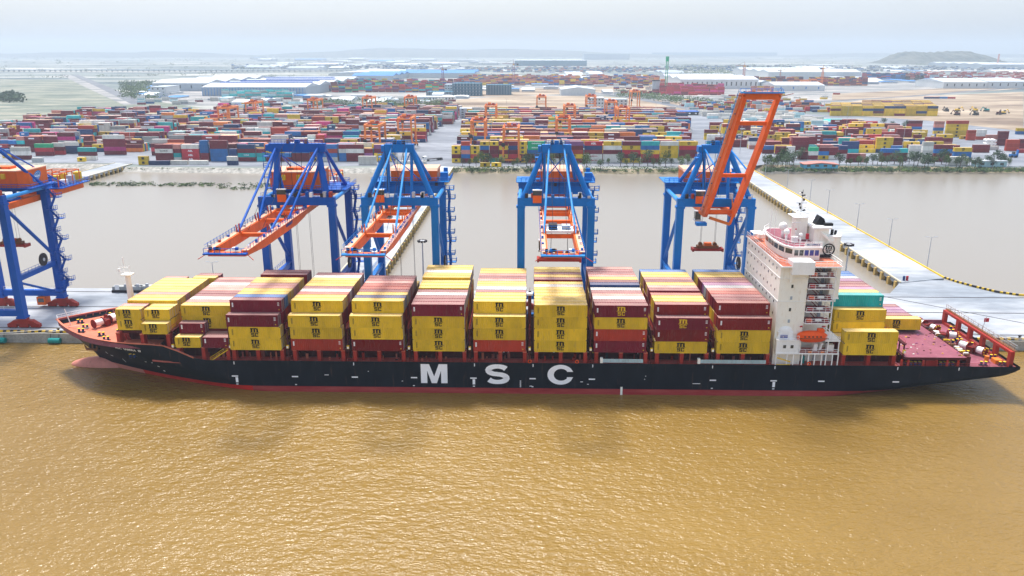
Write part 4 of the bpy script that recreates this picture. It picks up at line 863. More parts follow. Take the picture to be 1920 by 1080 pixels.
# ------------------------------------------------------------------ ship-to-shore cranes
def crane(cx, var, label, up=0, ty=-20, sz=28, bx=0, hw=9.4, sl=6.2):
    root = empty('quay_crane', (cx, 220.4, QZ), label, 'crane', 'ship-to-shore cranes along the quay')
    C = 'cblueA' if var == 'A' else 'cblueB'; pw = (0, 0, 0)
    def put_(b, name, **k): return b.build(name, root, pw, **k)
    F, Bk = -9.8, 9.8; ZT = 36.4; lw = 1.9
    # bogies
    for sx in (-1, 1):
        for y in (F, Bk):
            b = MB()
            for dx in (-3.3, 0, 3.3) if True else ():
                b.box(sx*hw+dx-1.3, sx*hw+dx+1.3, y-.55, y+.55, .3, 1.3, 'red'); 
                for q in (-.8, .8): b.tube((sx*hw+dx+q, y-.3, .42), (sx*hw+dx+q, y+.3, .42), .42, 'dark', 10)
            b.prism([(sx*hw-4.2, 1.3), (sx*hw+4.2, 1.3), (sx*hw+2.6, 2.4), (sx*hw-2.6, 2.4)], 'y', y-.7, y+.7, 'red'); b.box(sx*hw-1.2, sx*hw+1.2, y-.9, y+.9, 2.4, 3.0, 'red')
            put_(b, 'bogie')
            b = MB()
            if var == 'A': b.beam((sx*hw, y, 3), (sx*hw, y, ZT), lw+.1, lw+.2, C, lw-.1, lw)
            else: b.beam((sx*hw, y, 3), (sx*hw, y, ZT-1), lw, lw, C); b.beam((sx*hw, y, ZT-1), (sx*(hw-.7), y, ZT+.6), lw, lw, C, lw-.2, lw-.2)
            b.box(sx*hw-1.3, sx*hw+1.3, y-1.2, y+1.2, 3, 3.5, C); put_(b, 'leg')
    for y in (F, Bk):
        b = MB(); b.box(-hw, hw, y-.75, y+.75, 3.6, 5.4, C); b.rail([(-hw+1.5, y-.6, 5.4), (hw-1.5, y-.6, 5.4)], 1.1, 'white', .05, 3); put_(b, 'sill_beam')
        b = MB(); b.box(-hw-.9, hw+.9, y-.8, y+.8, ZT-.7, ZT+1.5, C)
        for s in (-1, 1): b.box(s*hw-1.2, s*hw+1.2, y-1, y+1, ZT-1.2, ZT-.6, C)
        b.rail([(-hw, y-.7, ZT+1.5), (hw, y-.7, ZT+1.5)], 1.1, C, .06, 1.6); put_(b, 'portal_beam')
        if var == 'B':
            b = MB(); yy = y+(.4 if y < 0 else 0)
            if y > 0: b.box(-hw-1, hw+.6, y-.6, y+.9, ZT+1.52, ZT+2.9, C); b.rail([(-hw, y-.5, ZT+2.9), (hw, y-.5, ZT+2.9)], 1.1, C, .06, 1.4); put_(b, 'upper_beam')
    for s in (-1, 1):
        b = MB(); b.beam((s*hw, F, 14.2), (s*hw, Bk, 14.2), 1.0, 1.5, C); b.rail([(s*(hw+.7), F, 15), (s*(hw+.7), Bk, 15)], 1.1, C, .06, 1.6); b.box(s*hw-.2, s*hw+.9, F, Bk, 14.9, 15.05, C); put_(b, 'side_beam')
        b = MB(); b.tube((s*hw, F, ZT-1.5), (s*hw, Bk, 16), .5, C, 8); put_(b, 'diagonal_brace')
        b = MB(); b.tube((s*(hw+.3), F, ZT+.6), (s*(hw+.3), Bk, ZT+.6), .55, 'cyan' , 8); put_(b, 'tie_pipe')
        b = MB(); b.tube((s*hw, F, 13.5), (s*hw, Bk-1, 5), .35, C, 8)
        if s > 0: put_(b, 'diagonal_brace')
    # stairs tower on the right rear leg
    b = MB(); x = hw+1.1; z = 5; side = 1; k = 0
    while z < ZT-2:
        z2 = z+3.2; ya, yb = (Bk-1.6, Bk+1.6) if k % 2 == 0 else (Bk+1.6, Bk-1.6)
        b.beam((x+.7, ya, z), (x+.7, yb, z2), .7, .15, C); b.rail([(x+1.1, ya, z), (x+1.1, yb, z2)], 1.1, C, .08, 1.2)
        b.box(x-.2, x+2.4, yb-.9, yb+.9, z2-.15, z2, C); b.rail([(x+2.4, yb-.9, z2), (x+2.4, yb+.9, z2)], 1.2, C, .08, .9); b.rail([(x-.2, yb-.9, z2), (x+2.4, yb-.9, z2)], 1.2, C, .08, .9)
        z = z2; k += 1
    put_(b, 'access_stairs')
    # machinery floor girders and fixed girder
    b = MB()
    for s in (-1, 1): b.beam((bx+s*3.6, -11.3, 34.0), (bx+s*3.6, 26 if var == 'B' else 32, 34.0), .95, 1.7, 'orange')
    for y in (-10.5, -2, 6, 16, 25): b.beam((bx-3.6, y, 34.2), (bx+3.6, y, 34.2), .8, .9, 'orange')
    put_(b, 'fixed_girder')
    b = MB()
    for s in (-1, 1):
        for y in (F, Bk, 20): b.box(bx+s*3.6-.4, bx+s*3.6+.4, y-.4, y+.4, 34.8, ZT+.2, C)
    put_(b, 'girder_hangers')
    if var == 'B':
        b = MB(); hx0, hx1, y0_, y1_ = -5.3, 8.0, 8.6, 17.4
        b.box(hx0, hx1, y0_, y1_, ZT+2.95, ZT+5.9, 'orange'); b.prism([(y0_-.25, ZT+5.9), (y1_+.25, ZT+5.9), (y1_-.6, ZT+6.6), (y0_+.6, ZT+6.6)], 'x', hx0-.2, hx1+.2, 'palor'); mh = put_(b, 'machinery_house')
        c = MB(); c.box(hx0+2.5, hx0+3.5, y0_-.06, y0_, ZT+3.2, ZT+5.2, 'palor'); c.box(hx1, hx1+.06, 10, 13, ZT+3.5, ZT+5, 'palor'); c.box(2, 4, y0_-.3, y0_, ZT+4.6, ZT+5.2, 'orange'); put_(c, 'house_door')
        c = MB()
        for i in range(13): xx = hx0+.6+i; c.box(xx, xx+.12, y0_-.08, y0_, ZT+3, ZT+5.9, 'orange')
        put_(c, 'wall_ribs')
        b = MB(); b.box(-hw-1.5, hw+2.2, 7.6, 18.2, ZT+2.7, ZT+2.92, C); b.rail([(-hw-1.5, 7.6, ZT+2.92), (hw+2.2, 7.6, ZT+2.92), (hw+2.2, 18.2, ZT+2.92)], 1.1, C, .07, 1.3)
        b.box(hw-.6, hw+1.6, 10, 12, ZT+2.9, ZT+5.2, C); b.box(hw, hw+1.2, 14, 15, ZT+2.9, ZT+6, C); put_(b, 'machinery_floor')
    else:
        b = MB(); hx0, hx1, y0_, y1_ = -9.2+bx, 4.8+bx, 2.2, 13.5; zz = ZT+1.55
        b.prism([(hx0, y0_), (hx1-2, y0_), (hx1, y0_+2.5), (hx1, y1_), (hx0, y1_)], 'z', zz, zz+4.6, 'orange'); b.prism([(hx0-.15, y0_-.15), (hx1-2, y0_-.15), (hx1+.15, y0_+2.4), (hx1+.15, y1_), (hx0-.15, y1_)], 'z', zz+4.6, zz+4.9, 'palor'); put_(b, 'machinery_house')
        c = MB(); c.box(hx0+4, hx0+8.5, y0_+3, y0_+6, zz+4.9, zz+5.6, 'orange'); c.box(hx0+4.3, hx0+6, y0_+2.95, y0_+3, zz+5, zz+5.5, 'rust'); put_(c, 'roof_hatch')
        c = MB(); c.box(hx0+1.4, hx0+2.5, y0_-.06, y0_, zz+2.4, zz+3.4, 'dark'); c.box(hx0+3.6, hx0+4.6, y0_-.7, y0_, zz+2.6, zz+4, 'yel'); c.box(hx0+7.8, hx0+8.8, y0_-.7, y0_, zz+2.6, zz+4, 'yel'); put_(c, 'air_ducts')
        c = MB(); n = 20; yc, zc = 8.2, zz+2.5; a_ = R(28)
        def el(t, f=1): u = 2.4*f*math.cos(t); v = 1.25*f*math.sin(t); return (hx1+.05, yc+u*math.cos(a_)-v*math.sin(a_), zc+u*math.sin(a_)+v*math.cos(a_))
        c.face([el(2*math.pi*i/n) for i in range(n)], 'bluer')
        for f in (.35, .7): 
            for i in range(n): p1, p2 = el(2*math.pi*i/n, f), el(2*math.pi*(i+1)/n, f); c.beam((hx1+.08, p1[1], p1[2]), (hx1+.08, p2[1], p2[2]), .03, .06, 'letter')
        put_(c, 'globe_emblem')
        gm = text('GEMADEPT', .62, .02, 1.0, 'letter', .02); put(gm, 'lettering', (hx1+.1, yc, zc), root, R(90))
        b = MB(); b.box(-hw-1, hw+1.5, 1.5, 14.5, ZT+1.3, ZT+1.52, C); b.rail([(-hw-1, 1.5, ZT+1.52), (hw+1.5, 1.5, ZT+1.52), (hw+1.5, 14.5, ZT+1.52)], 1.1, C, .07, 1.4); put_(b, 'machinery_floor')
        # backreach frames with orange cages
        b = MB(); random.seed(2)
        b.box(bx-4.2, bx+6.5, 17, 33, 35.2, 35.4, C); b.rail([(bx+6.5, 17, 35.4), (bx+6.5, 33, 35.4), (bx-4.2, 33, 35.4)], 1.1, C, .07, 1.5)
        for y in (18, 22, 26, 30):
            for x in (bx-3.6, bx+1, bx+5): b.box(x-.12, x+.12, y-.12, y+.12, 35.4, 39.4, 'orange')
            b.beam((bx-3.6, y, 39.4), (bx+5, y, 39.4), .25, .25, 'orange')
            for x in (bx-2, bx+2.6): b.box(x, x+1.7, y+.6, y+2.6, 35.4, 35.4+random.uniform(1.2, 3), random.choice(['orange', 'white', C, 'steel', 'yel']))
        for x in (bx-3.6, bx+1, bx+5): b.beam((x, 18, 39.4), (x, 30, 39.4), .25, .25, 'orange')
        b.box(bx+3.1, bx+4.15, 16, 33, 33.1, 34.95, 'orange'); put_(b, 'rear_equipment_frame')
    # A-frame
    aw = 3.3 if var == 'B' else 7.0; za = 50.6; ya = -6.5 if var == 'B' else -5.5
    b = MB(); b.box(-aw-.6, aw+.6, ya-.9, ya+.9, za-1.2, za+1.0, C); b.rail([(-aw, ya-.8, za+1), (aw, ya-.8, za+1)], 1.0, C, .06, 1)
    b.box(-aw-1.6, -aw-.3, ya-.6, ya+2.2, za-1, za+.6, C)
    for s in (-.35, .35): b.tube((s*aw-.3, ya, za+1.5), (s*aw+.3, ya, za+1.5), .8, 'dark' if var == 'B' else 'rust', 12); b.box(s*aw-.5, s*aw+.5, ya-.5, ya+.5, za+1, za+1.3, C)
    b.box(-.6, .6, ya-.6, ya+.6, za+1, za+2, C); put_(b, 'apex_beam')
    for s in (-1, 1):
        b = MB()
        if var == 'B': b.tube((s*(hw-.6), F, ZT+1.3), (s*aw, ya, za-.6), .75, C, 10)
        else: b.beam((s*(aw-.2)+1.2, F+.3, ZT+1.3), (s*(aw-1.5), ya, za-.8), 1.6, 1.4, C, 1.2, 1.2)
        put_(b, 'a_frame_leg')
        b = MB(); b.tube((s*(hw-.4 if var == 'A' else 6.2), Bk, ZT+(1.4 if var == 'A' else 2.9)), (s*aw, ya+.5, za-.3), .5, C, 8); put_(b, 'back_stay')
        b = MB(); b.tube((s*3.2, F+.5, ZT+1.3), (s*(aw-.1), ya, za-.8), .42, C, 8); put_(b, 'a_frame_brace')
        b = MB(); b.tube((bx+s*4.2, 24, 35), (s*aw, ya+.5, za+.3), .22, C, 6); put_(b, 'rear_stay')
    for i in range(14):
        b = MB(); xx = random.uniform(-hw, hw); yy = random.choice((F, F, Bk)); b.box(xx-.4, xx+.4, yy-.9, yy+.3, ZT+1.5, ZT+1.5+random.uniform(.5, 1.6), random.choice((C, 'white', 'dark', C, 'steel', 'R'))); put_(b, 'service_box')
    b = MB()
    for i in range(4): z = ZT+4+i*3; t = (z-ZT)/(za-ZT); b.beam((-(3.2+(aw-3.2)*t), F+1+(ya-F)*t, z), ((3.2+(aw-3.2)*t), F+1+(ya-F)*t, z), .12, .12, C) if var == 'A' and i > 2 else None
    b.tube((-aw+.3, ya, za-1), (3.6, Bk, ZT+2.4), .16, C, 5); b.tube((aw-.3, ya, za-1), (-3.6, Bk, ZT+2.4), .16, C, 5); put_(b, 'cross_bracing')
    b = MB(); b.tube((-4, ya-.4, za+1), (-4.3 if var == 'A' else -3, F, ZT+3), .1, 'dark', 4); b.tube((1, ya, za+1), (1, F+2, ZT+2), .06, 'dark', 4); put_(b, 'cable_run')
    # ladder tower on the left of the A-frame
    b = MB(); z = ZT+3
    while z < za-1:
        b.box(-aw-2.4, -aw-.9, ya-1, ya+1, z, z+.12, C); b.rail([(-aw-2.4, ya-1, z), (-aw-.9, ya-1, z)], 1.1, C, .07, .8); b.tube((-aw-2.3, ya-1, z-2.8), (-aw-2.3, ya-1, z), .08, C, 4); b.tube((-aw-1, ya+.9, z-2.8), (-aw-1, ya+.9, z), .08, C, 4); z += 2.9
    put_(b, 'ladder_tower')
    # boom
    HY, HZ = -11.4, 34.0; ca, sa = math.cos(R(up)), math.sin(R(up)); BL = 46.5 if not up else 44.5
    def bp(x, d, h): return (bx+x, HY-(d*ca-h*sa), HZ+d*sa+h*ca)
    b = MB()
    for s in (-1, 1):
        def sec(d0, d1, w0, w1, h0, h1, off=0):
            i = len(b.v); k = b.mi('orange')
            for d, w, h in ((d0, w0, h0), (d1, w1, h1)):
                for a, c in ((-1, -1), (1, -1), (1, 1), (-1, 1)): b.v.append(bp(s*3.6+a*w/2, d, .85-(1-c)/2*h))
            for f in ((0, 1, 5, 4), (1, 2, 6, 5), (2, 3, 7, 6), (3, 0, 4, 7), (3, 2, 1, 0), (4, 5, 6, 7)): b.f.append(tuple(i+j for j in f)); b.m.append(k)
        sec(0, BL*.18, .95, .95, 1.9, 2.5); sec(BL*.18, BL*.72, .95, .95, 2.5, 2.3); sec(BL*.72, BL, .95, .85, 2.3, 1.3)
    sp = put_(b, 'boom_girders')
    for d in (2, BL*.25, BL*.60, BL) if not up else (1, BL*.37, BL*.80, BL):
        b = MB(); p = bp(-3.6, d, .1); q_ = bp(3.6, d, .1); b.beam(p, q_, 1.0, 1.7 if (up and d == BL) else .85, 'orange'); put_(b, 'boom_crossbeam')
    b = MB()   # walkway, rails and rope gear along the boom
    for s in (-1, 1):
        n = 26
        for i in range(n):
            d0, d1 = BL*i/n, BL*(i+1)/n; p0, p1 = bp(s*4.1, d0, .92), bp(s*4.1, d1, .92)
            b.beam(p0, p1, 1.2, .06, 'palor'); u = Vector(bp(0, 0, 1.05))-Vector(bp(0, 0, 0))
            e0, e1 = Vector(bp(s*4.6, d0, .95)), Vector(bp(s*4.6, d1, .95)); b.tube(e0, e0+u*1.15, .07, C, 4); b.tube(e0+u, e1+u, .06, C, 4); b.tube(e0+u*.5, e1+u*.5, .045, C, 4)
            if i % 3 == 1: b.box(p0[0]-.25, p0[0]+.25, p0[1]-.25, p0[1]+.25, p0[2], p0[2]+random.uniform(.3, .8), random.choice(('white', C, 'R', 'dark', 'steel')))
        put_(b, 'boom_walkway'); b = MB()
    b = MB(); p, q_ = bp(-4.6, BL+.7, .3), bp(4.6, BL+.7, .3); b.beam(p, q_, 1.4, .3, C if var == 'A' else 'cyan')
    u = Vector(bp(0, 0, 1.1))-Vector(bp(0, 0, 0)); 
    for i in range(9):
        c = Vector(p)+(Vector(q_)-Vector(p))*i/8; b.tube(c, c+u, .06, C, 4)
    b.tube(Vector(p)+u, Vector(q_)+u, .06, C, 4); random.seed(4)
    for i in range(7): c = Vector(bp(random.uniform(-3.6, 3.6), BL-.3, .9)); b.box(c.x-.3, c.x+.3, c.y-.3, c.y+.3, c.z, c.z+.6, random.choice([C, 'rust', 'dark', 'white']))
    b.beam(bp(4.4, BL, 0), bp(6.2, BL+1.6, -.8), .12, .12, 'R'); b.beam(bp(-4.4, BL, 0), bp(-5.8, BL+1.2, -.8), .12, .12, 'R'); put_(b, 'boom_tip_platform')
    for f in ((.12, .33, .62) if not up else (.05,)):
        for s in (-1, 1):
            b = MB(); d = BL*f; b.beam(bp(s*3.3, d, .8), bp(s*3.3, d+.3, 3.0), .35, .4, 'O' if var == 'B' else 'R', .2, .2); b.beam(bp(s*3.9, d, .8), bp(s*3.9, d+.8, 2.8), .3, .3, 'O' if var == 'B' else 'R', .15, .15); put_(b, 'latch_bracket')
    if not up:
        for s in (-1, 1):
            for f in (.62, .30):
                if var == 'B' and f < .5: continue
                b = MB(); e = bp(s*3.7, BL*f, .9); b.tube((s*(aw-1.3), ya-.5, za), e, .30 if var == 'A' else .26, C if var == 'A' else 'cyan', 8); put_(b, 'boom_stay')
        t = text('GEMADEPT', 1.0, .02, 1.1, 'cblueA', .02); put(t, 'lettering', (bx+4.15, HY-BL*.32, HZ-.05), root, R(90))
    else:
        for s in (-1, 1):
            b = MB(); m_ = bp(s*3.7, 17, 1.2); b.tube((s*aw, ya-.5, za), m_, .22, C, 6); b.tube(m_, bp(s*3.7, 30, 1.0), .22, C, 6); put_(b, 'boom_stay')
        b = MB(); b.beam(bp(-2.6, 0, -1.2), bp(2.8, -1, -2.6), .7, .7, 'O'); b.beam(bp(2.8, -1, -2.6), bp(3.6, 1, -.8), .6, .6, 'orange'); b.box(bx-6.3, bx-3.6, -14.6, -12.4, 31.4, 32.2, C); put_(b, 'hinge_bracket')
    # hoist ropes up the boom and trolley with the cab
    b = MB()
    for s in (-1, 1):
        b.tube((bx+s*.8, ya, za+1.4), (bx+s*.8, ya+1, 35), .05, 'dark', 4)
        b.tube((bx+s*1.6, ya, za+1.8), bp(s*1.6, BL*.6 if not up else BL*.8, 1.2), .05, 'dark', 4)
    put_(b, 'hoist_ropes')
    b = MB(); b.box(bx-3.2, bx+3.2, ty-2.5, ty+2.5, 34.9, 35.4, C if var == 'A' else 'white'); b.box(bx-2.6, bx-.6, ty-1.6, ty+1.4, 35.4, 36.6, 'dark'); b.box(bx+.5, bx+2.5, ty-1.4, ty+1.4, 35.4, 36.3, 'steel'); b.rail([(bx-3.2, ty-2.5, 35.4), (bx+3.2, ty-2.5, 35.4)], 1.1, C, .06, 1.1); tr = put_(b, 'trolley')
    b = MB(); cxx = bx-5.0 if var == 'B' else bx-2; b.box(cxx-1.2, cxx+1.1, F-1.6, F-.85, ZT+.3, ZT+2.3, 'orange'); b.box(cxx-1.25, cxx+1.15, F-1.65, F-.8, ZT+2.3, ZT+3.6, 'glass'); b.box(cxx-1.3, cxx+1.2, F-1.7, F-.75, ZT+3.6, ZT+3.8, 'white'); put_(b, 'operator_cab')
    b = MB(); b.box(bx-4.9, bx-3.4, ty-4.6, ty-2.8, 31.3, 33.4, 'glass'); b.box(bx-5, bx-3.3, ty-4.7, ty-2.7, 33.4, 33.6, 'steel'); b.box(bx-5, bx-3.3, ty-4.7, ty-2.7, 30.9, 31.3, 'steel'); put_(b, 'trolley_cab')
    b = MB(); zc = sz
    b.box(bx-3.0, bx+3.0, ty-.9, ty+.9, zc-.2, zc+.5, 'rust'); b.box(bx-sl/2-1, bx+sl/2+1, ty-1.3, ty-.9, zc-.9, zc-.3, 'red'); b.box(bx-sl/2-1, bx+sl/2+1, ty+.9, ty+1.3, zc-.9, zc-.3, 'red')
    for s in (-1, 1): b.box(bx+s*(sl/2+1)-.25, bx+s*(sl/2+1)+.25, ty-1.35, ty+1.35, zc-1.1, zc-.2, 'red'); b.tube((bx+s*2, ty-.5, zc+.9), (bx+s*2, ty+.5, zc+.9), .55, 'rust', 10)
    b.box(bx-1, bx+1, ty-.7, ty+.7, zc+.5, zc+1.3, 'orange'); sp = put_(b, 'spreader')
    b = MB()
    for sx in (-2, 2):
        for sy in (-.6, .6): b.tube((bx+sx*.95, ty+sy, 34.9), (bx+sx, ty+sy, zc+.9), .04, 'dark', 4)
    b.build('spreader_ropes', root)
    # cable reel on the right side beam, motor house at the foot
    b = MB(); b.tube((hw+.9, 2, 17), (hw+1.3, 2, 17), 1.9, 'dark', 18); b.tube((hw+.8, 2, 17), (hw+1.4, 2, 17), .5, 'steel', 8); put_(b, 'cable_reel')
    b = MB(); b.box(hw-7.2, hw-4.6, Bk-1.4, Bk+1.4, .9, 3.4, 'orange'); b.box(hw-6.8, hw-5, Bk-1.46, Bk-1.4, 1.8, 3.0, 'glass'); put_(b, 'drive_cabin')
    b = MB(); b.box(hw-1, hw+2.4, Bk-4, Bk-1.2, 6, 6.2, C); b.box(hw+.6, hw+1.8, Bk-1.4, Bk+1.6, 6.2, 8.6, C); b.rail([(hw+2.4, Bk-4, 6.2), (hw+2.4, Bk+2, 6.2)], 1.1, C, .06, 1); put_(b, 'lift_landing')
    b = MB()
    for i, ch in enumerate('STS0'): pass
    return root
crane(-152.6, 'A', 'royal blue crane cut off by the left edge, orange machinery house with a globe emblem', ty=-.5, sz=22.5, bx=4.0)
crane(-62.6, 'A', 'royal blue crane with faceted orange machinery house, lowered boom over the second bay', ty=0, sz=5, bx=-1.6)
crane(-34.9, 'B', 'blue crane in front of the second jetty, lowered boom with rusty orange walkways', ty=0, sz=5)
crane(7.0, 'B', 'blue crane with lowered boom straight above the yellow bay, red spreader at the boom end', ty=-37, sz=28.6, sl=8)
crane(49.4, 'B', 'blue crane with its orange boom raised high beside the white superstructure', up=46, ty=-1, sz=22.5, bx=.6)
# moving crane spreaders read against the sky water: handled per crane

# mooring lines (each its own thing)
for i, (p, q_, lab) in enumerate([((-113, 187, 11.9), (-175, 207.2, 3.4), 'pale mooring rope running from the bow to the quay at the left'), ((-110, 186.2, 11.6), (-170, 207.2, 3.3), 'second pale mooring rope from the bow chock, just below the first'), ((113.6, 200, 8.6), (150, 207.3, 3.4), 'mooring rope from the stern quarter to the quay'), ((113.6, 196, 8.6), (160, 207.3, 3.4), 'mooring rope running lower from the transom to the quay')]):
    b = MB(); P0, P1 = Vector(p), Vector(q_); pts = [P0+(P1-P0)*t/8-Vector((0, 0, 1.6*math.sin(math.pi*t/8))) for t in range(9)]
    b.path(pts, .09, 'rope'); prop(b.build('mooring_rope'), lab, 'rope', 'mooring ropes of the ship')
# quay bollards
for i, x in enumerate((-170, -150, -132, 118, 134, 150)):
    b = MB(); b.tube((x, 207.9, QZ), (x, 207.9, QZ+.7), .3, 'dark', 10, .25); b.tube((x, 207.9, QZ+.7), (x, 207.9, QZ+.95), .42, 'dark', 10)
    prop(b.build('quay_bollard'), f'black bollard on the quay edge, {nth(i+1)} one from the left', 'bollard', 'bollards on the quay')
# lamp posts of the jetties, high mast lights
def lamp(x, y, z, h, label, heads=1, group='lamp posts along the jetties', kind='street_lamp'):
    e = empty(kind, (x, y, z), label, 'lamp post', group)
    b = MB(); b.tube((0, 0, 0), (0, 0, h), .2 if heads < 3 else .35, 'steel' if heads < 3 else 'steel', 6, .1 if heads < 3 else .18); b.build('pole', e)
    b = MB()
    if heads < 3:
        for s in ((-1, 1) if heads == 2 else (-1,)): b.tube((0, 0, h), (s*1.6, 0, h+.25), .06, 'steel', 5); b.box(s*1.6-.5, s*1.6+.5, -.2, .2, h+.2, h+.36, 'steel')
    else:
        b.tube((0, 0, h-.2), (0, 0, h), .9, 'steel', 8)
        for k in range(8): a = k*math.pi/4; b.box(1.3*math.cos(a)-.35, 1.3*math.cos(a)+.35, 1.3*math.sin(a)-.35, 1.3*math.sin(a)+.35, h-.5, h+.1, 'dark')
    b.build('lamp_head', e); return e
for i, (px, py) in enumerate([(1743, 502), (1675, 463), (1613, 430), (1563, 400), (1520, 378), (1485, 355), (1455, 333)]):
    y = gp(px, py, 3)[1]; lamp(143.9 if y < 400 else 146, y, 3, 11.2, f'slim lamp post on the yellow edge of the right jetty, {nth(i+1)} from the quay', 2)
lamp(106.8, 262, QZ-2, 15.5, 'floodlight mast behind the superstructure and the stern containers', 4, None, 'floodlight_mast')
lamp(-36.3, 262, QZ-2, 16, 'floodlight mast standing alone right of the second jetty', 4, None, 'floodlight_mast')
lamp(-106.4, 256, QZ-2, 9.5, 'thin post right under the boom tip of the crane with the faceted house', 2, None, 'street_lamp')
for i, (px, py, ph) in enumerate([(247, 280, 210), (383, 245, 205), (63, 228, 208), (492, 205, 90 + 110), (1583, 268, 160 + 40), (1387, 288, 205), (1229, 222, 190), (922, 270, 205), (950, 208, 185), (578, 262, 212), (640, 222, 195), (1546, 196, 150), (1690, 290, 228), (1525, 130, 110), (1688, 129, 108), (1770, 128, 108)]):
    x, y = gp(px, py, 2.8); h = max(12, hz(px, ph, y)-2.8)
    lamp(x, y, 2.8, h, 'tall thin light mast '+['in the left yard beside the pavement corner', 'in the left yard behind the first orange gantry', 'at the far left of the yards', 'behind the left yard near the grey warehouse', 'in front of the white reefers, right yard', 'on the road right of the central yard', 'beside the dark workshop shed', 'at the left of the central yard', 'at the sandy field behind the central yard', 'in the middle of the left yard', 'between the orange gantries of the left yard', 'by the yellow block of containers', 'at the right shore near the yellow stacks', 'far away left of the scrubby mound', 'far away before the middle of the mound', 'far away at the right of the mound'][i], 2, 'light masts of the yards and lots', 'light_mast')
# ------------------------------------------------------------------ container yard
GY = 'containers stacked in the yard behind the water'
YZ = 2.85
def stack(px0, px1, yb, cols, where, single=False, txt=None, y_=None):
    """front stack read from its base line; cols bottom to top"""
    x0, y0 = gp(px0, yb, YZ); x1, _ = gp(px1, yb, YZ)
    if y_: x0, x1 = px0, px1; y0 = y_
    w = x1-x0; L = 12.19 if w > 9 else 6.06; sc = 1.03; h = 2.87*sc
    n = len(cols)
    for t, k in enumerate(cols):
        if single:
            pos = 'ground tier' if t == 0 else ('top tier' if t == n-1 else nth(t+1)+' tier')
            tt = (txt or {}).get(t)
            container(k, (x0+x1)/2, y0+1.25, YZ+t*h, L, f'{CN[k]} container, {pos}, {where}', GY, k == 'Y', parts=False, sc=sc, txt=tt)
        else:
            FILL.box(x0+.1, x1-.1, y0, y0+2.4, YZ+t*h, YZ+t*h+h-.04, k, k+'r')
            if k == 'Y': FILL.box((x0+x1)/2-.9, (x0+x1)/2+.9, y0-.05, y0, YZ+t*h+.7, YZ+t*h+2.3, 'dark')
def tcol(k): return 'black' if k in 'YWC' else 'letter'
# front row right of the aisle
for i, c in enumerate(('YMYY', 'MBPBR', 'YRYY', 'MYMBY', 'TMMMY', 'MYMYM', 'MAMNM', 'YMYYY')):
    stack(847+i*17.75, 847+(i+1)*17.75-.8, 304.8, c, '')
T1 = [('AMBGG', {3: ('EVERGREEN', 1.1, 'letter'), 4: ('EVERGREEN', 1.1, 'letter')}), ('WMMMW', {4: ('K LINE', 1.3, 'cblueA')}), ('MYRML', {}), ('WWMNA', {4: ('ABL', 1.9, 'letter'), 0: ('HAMBURG', 1.1, 'red'), 1: ('HAMBURG', 1.1, 'red')}), ('WWMWY', {}), ('YMAYM', {}), ('MAYBT', {}), ('WYYYW', {}), ('WMMAY', {})]
for i, (c, tx) in enumerate(T1):
    stack(988.5+i*35.45, 988.5+(i+1)*35.45-1.2, 304.8, c, f'{nth(i+1)} long stack right of the short ones, central yard', True, tx)
# front row left of the aisle
for i, (a, z_, c, tx) in enumerate([(293, 326, 'MMWM', {2: ('GLOBUS', 1.3, 'dark')}), (342, 376, 'AAAW', {0: ('ABL', 1.8, 'letter'), 1: ('ABL', 1.8, 'letter'), 2: ('ABL', 1.8, 'letter')}), (395, 430, 'BBBMM', {}), (447, 480, 'MTMN', {1: ('CHINA', 1.1, 'letter')}), (500, 533, 'MBYW', {}), (548, 582, 'MMBT', {}), (600, 634, 'WBRB', {}), (651, 682, 'MMWM', {})]):
    stack(a, z_, 302.6, c, f'{nth(i+1)} long stack along the front of the left yard', True, tx)
for a, z_, c in [(327, 341, 'WTMP'), (377, 393, 'MMBBB'), (431, 446, 'WNN'), (482, 498, 'TTM'), (534, 547, 'MB'), (583, 599, 'YMM'), (636, 650, 'BBWM'), (684, 700, 'LLM'), (702, 734, 'YYML')]: stack(a, z_, 302.6, c, '')
for a, z_, yb, c in [(260, 279, 309, 'YY'), (279, 318, 309.5, 'N'), (320, 352, 309, 'W'), (354, 390, 309, 'W'), (426, 446, 309.5, 'NW'), (672, 706, 309, 'WW'), (900, 919, 313, 'Y'), (921, 940, 313, 'Y'), (740, 800, 310, 'W'), (5, 22, 296, 'YB'), (22, 58, 299, 'MWW'), (67, 101, 292, 'MAG'), (100, 122, 290, 'AMW'), (122, 148, 288, 'NNW'), (148, 182, 300, 'WMT'), (196, 236, 290, 'MKMMW'), (158, 190, 279, 'RM'), (248, 266, 281, 'YYY'), (18, 58, 278, 'MMM'), (76, 108, 262, 'YM'), (108, 142, 262, 'YM'), (60, 80, 262, 'W'), (60, 80, 304, 'S'), (145, 160, 303, 'Y')]: stack(a, z_, yb, c, '')
RT_ = [(1436, 1467, 272, 'NYY'), (1448, 1480, 262, 'BN'), (1482, 1512, 270, 'BMM'), (1513, 1543, 269, 'YYY'), (1531, 1562, 274, 'BB'), (1467, 1499, 272, 'BO'), (1590, 1626, 282, 'MYY'), (1608, 1640, 283.5, 'AAA'), (1633, 1668, 285, 'AM'), (1616, 1648, 259, 'YY'), (1653, 1681, 302, 'MMB'), (1747, 1784, 303, 'MMBM'), (1786, 1820, 300, 'BBY'), (1778, 1815, 310, 'WW'), (1821, 1857, 286, 'DM'), (1718, 1753, 275, 'NN'), (1743, 1776, 268, 'YY'), (1709, 1741, 256, 'RY'), (1680, 1708, 256, 'YYY')]
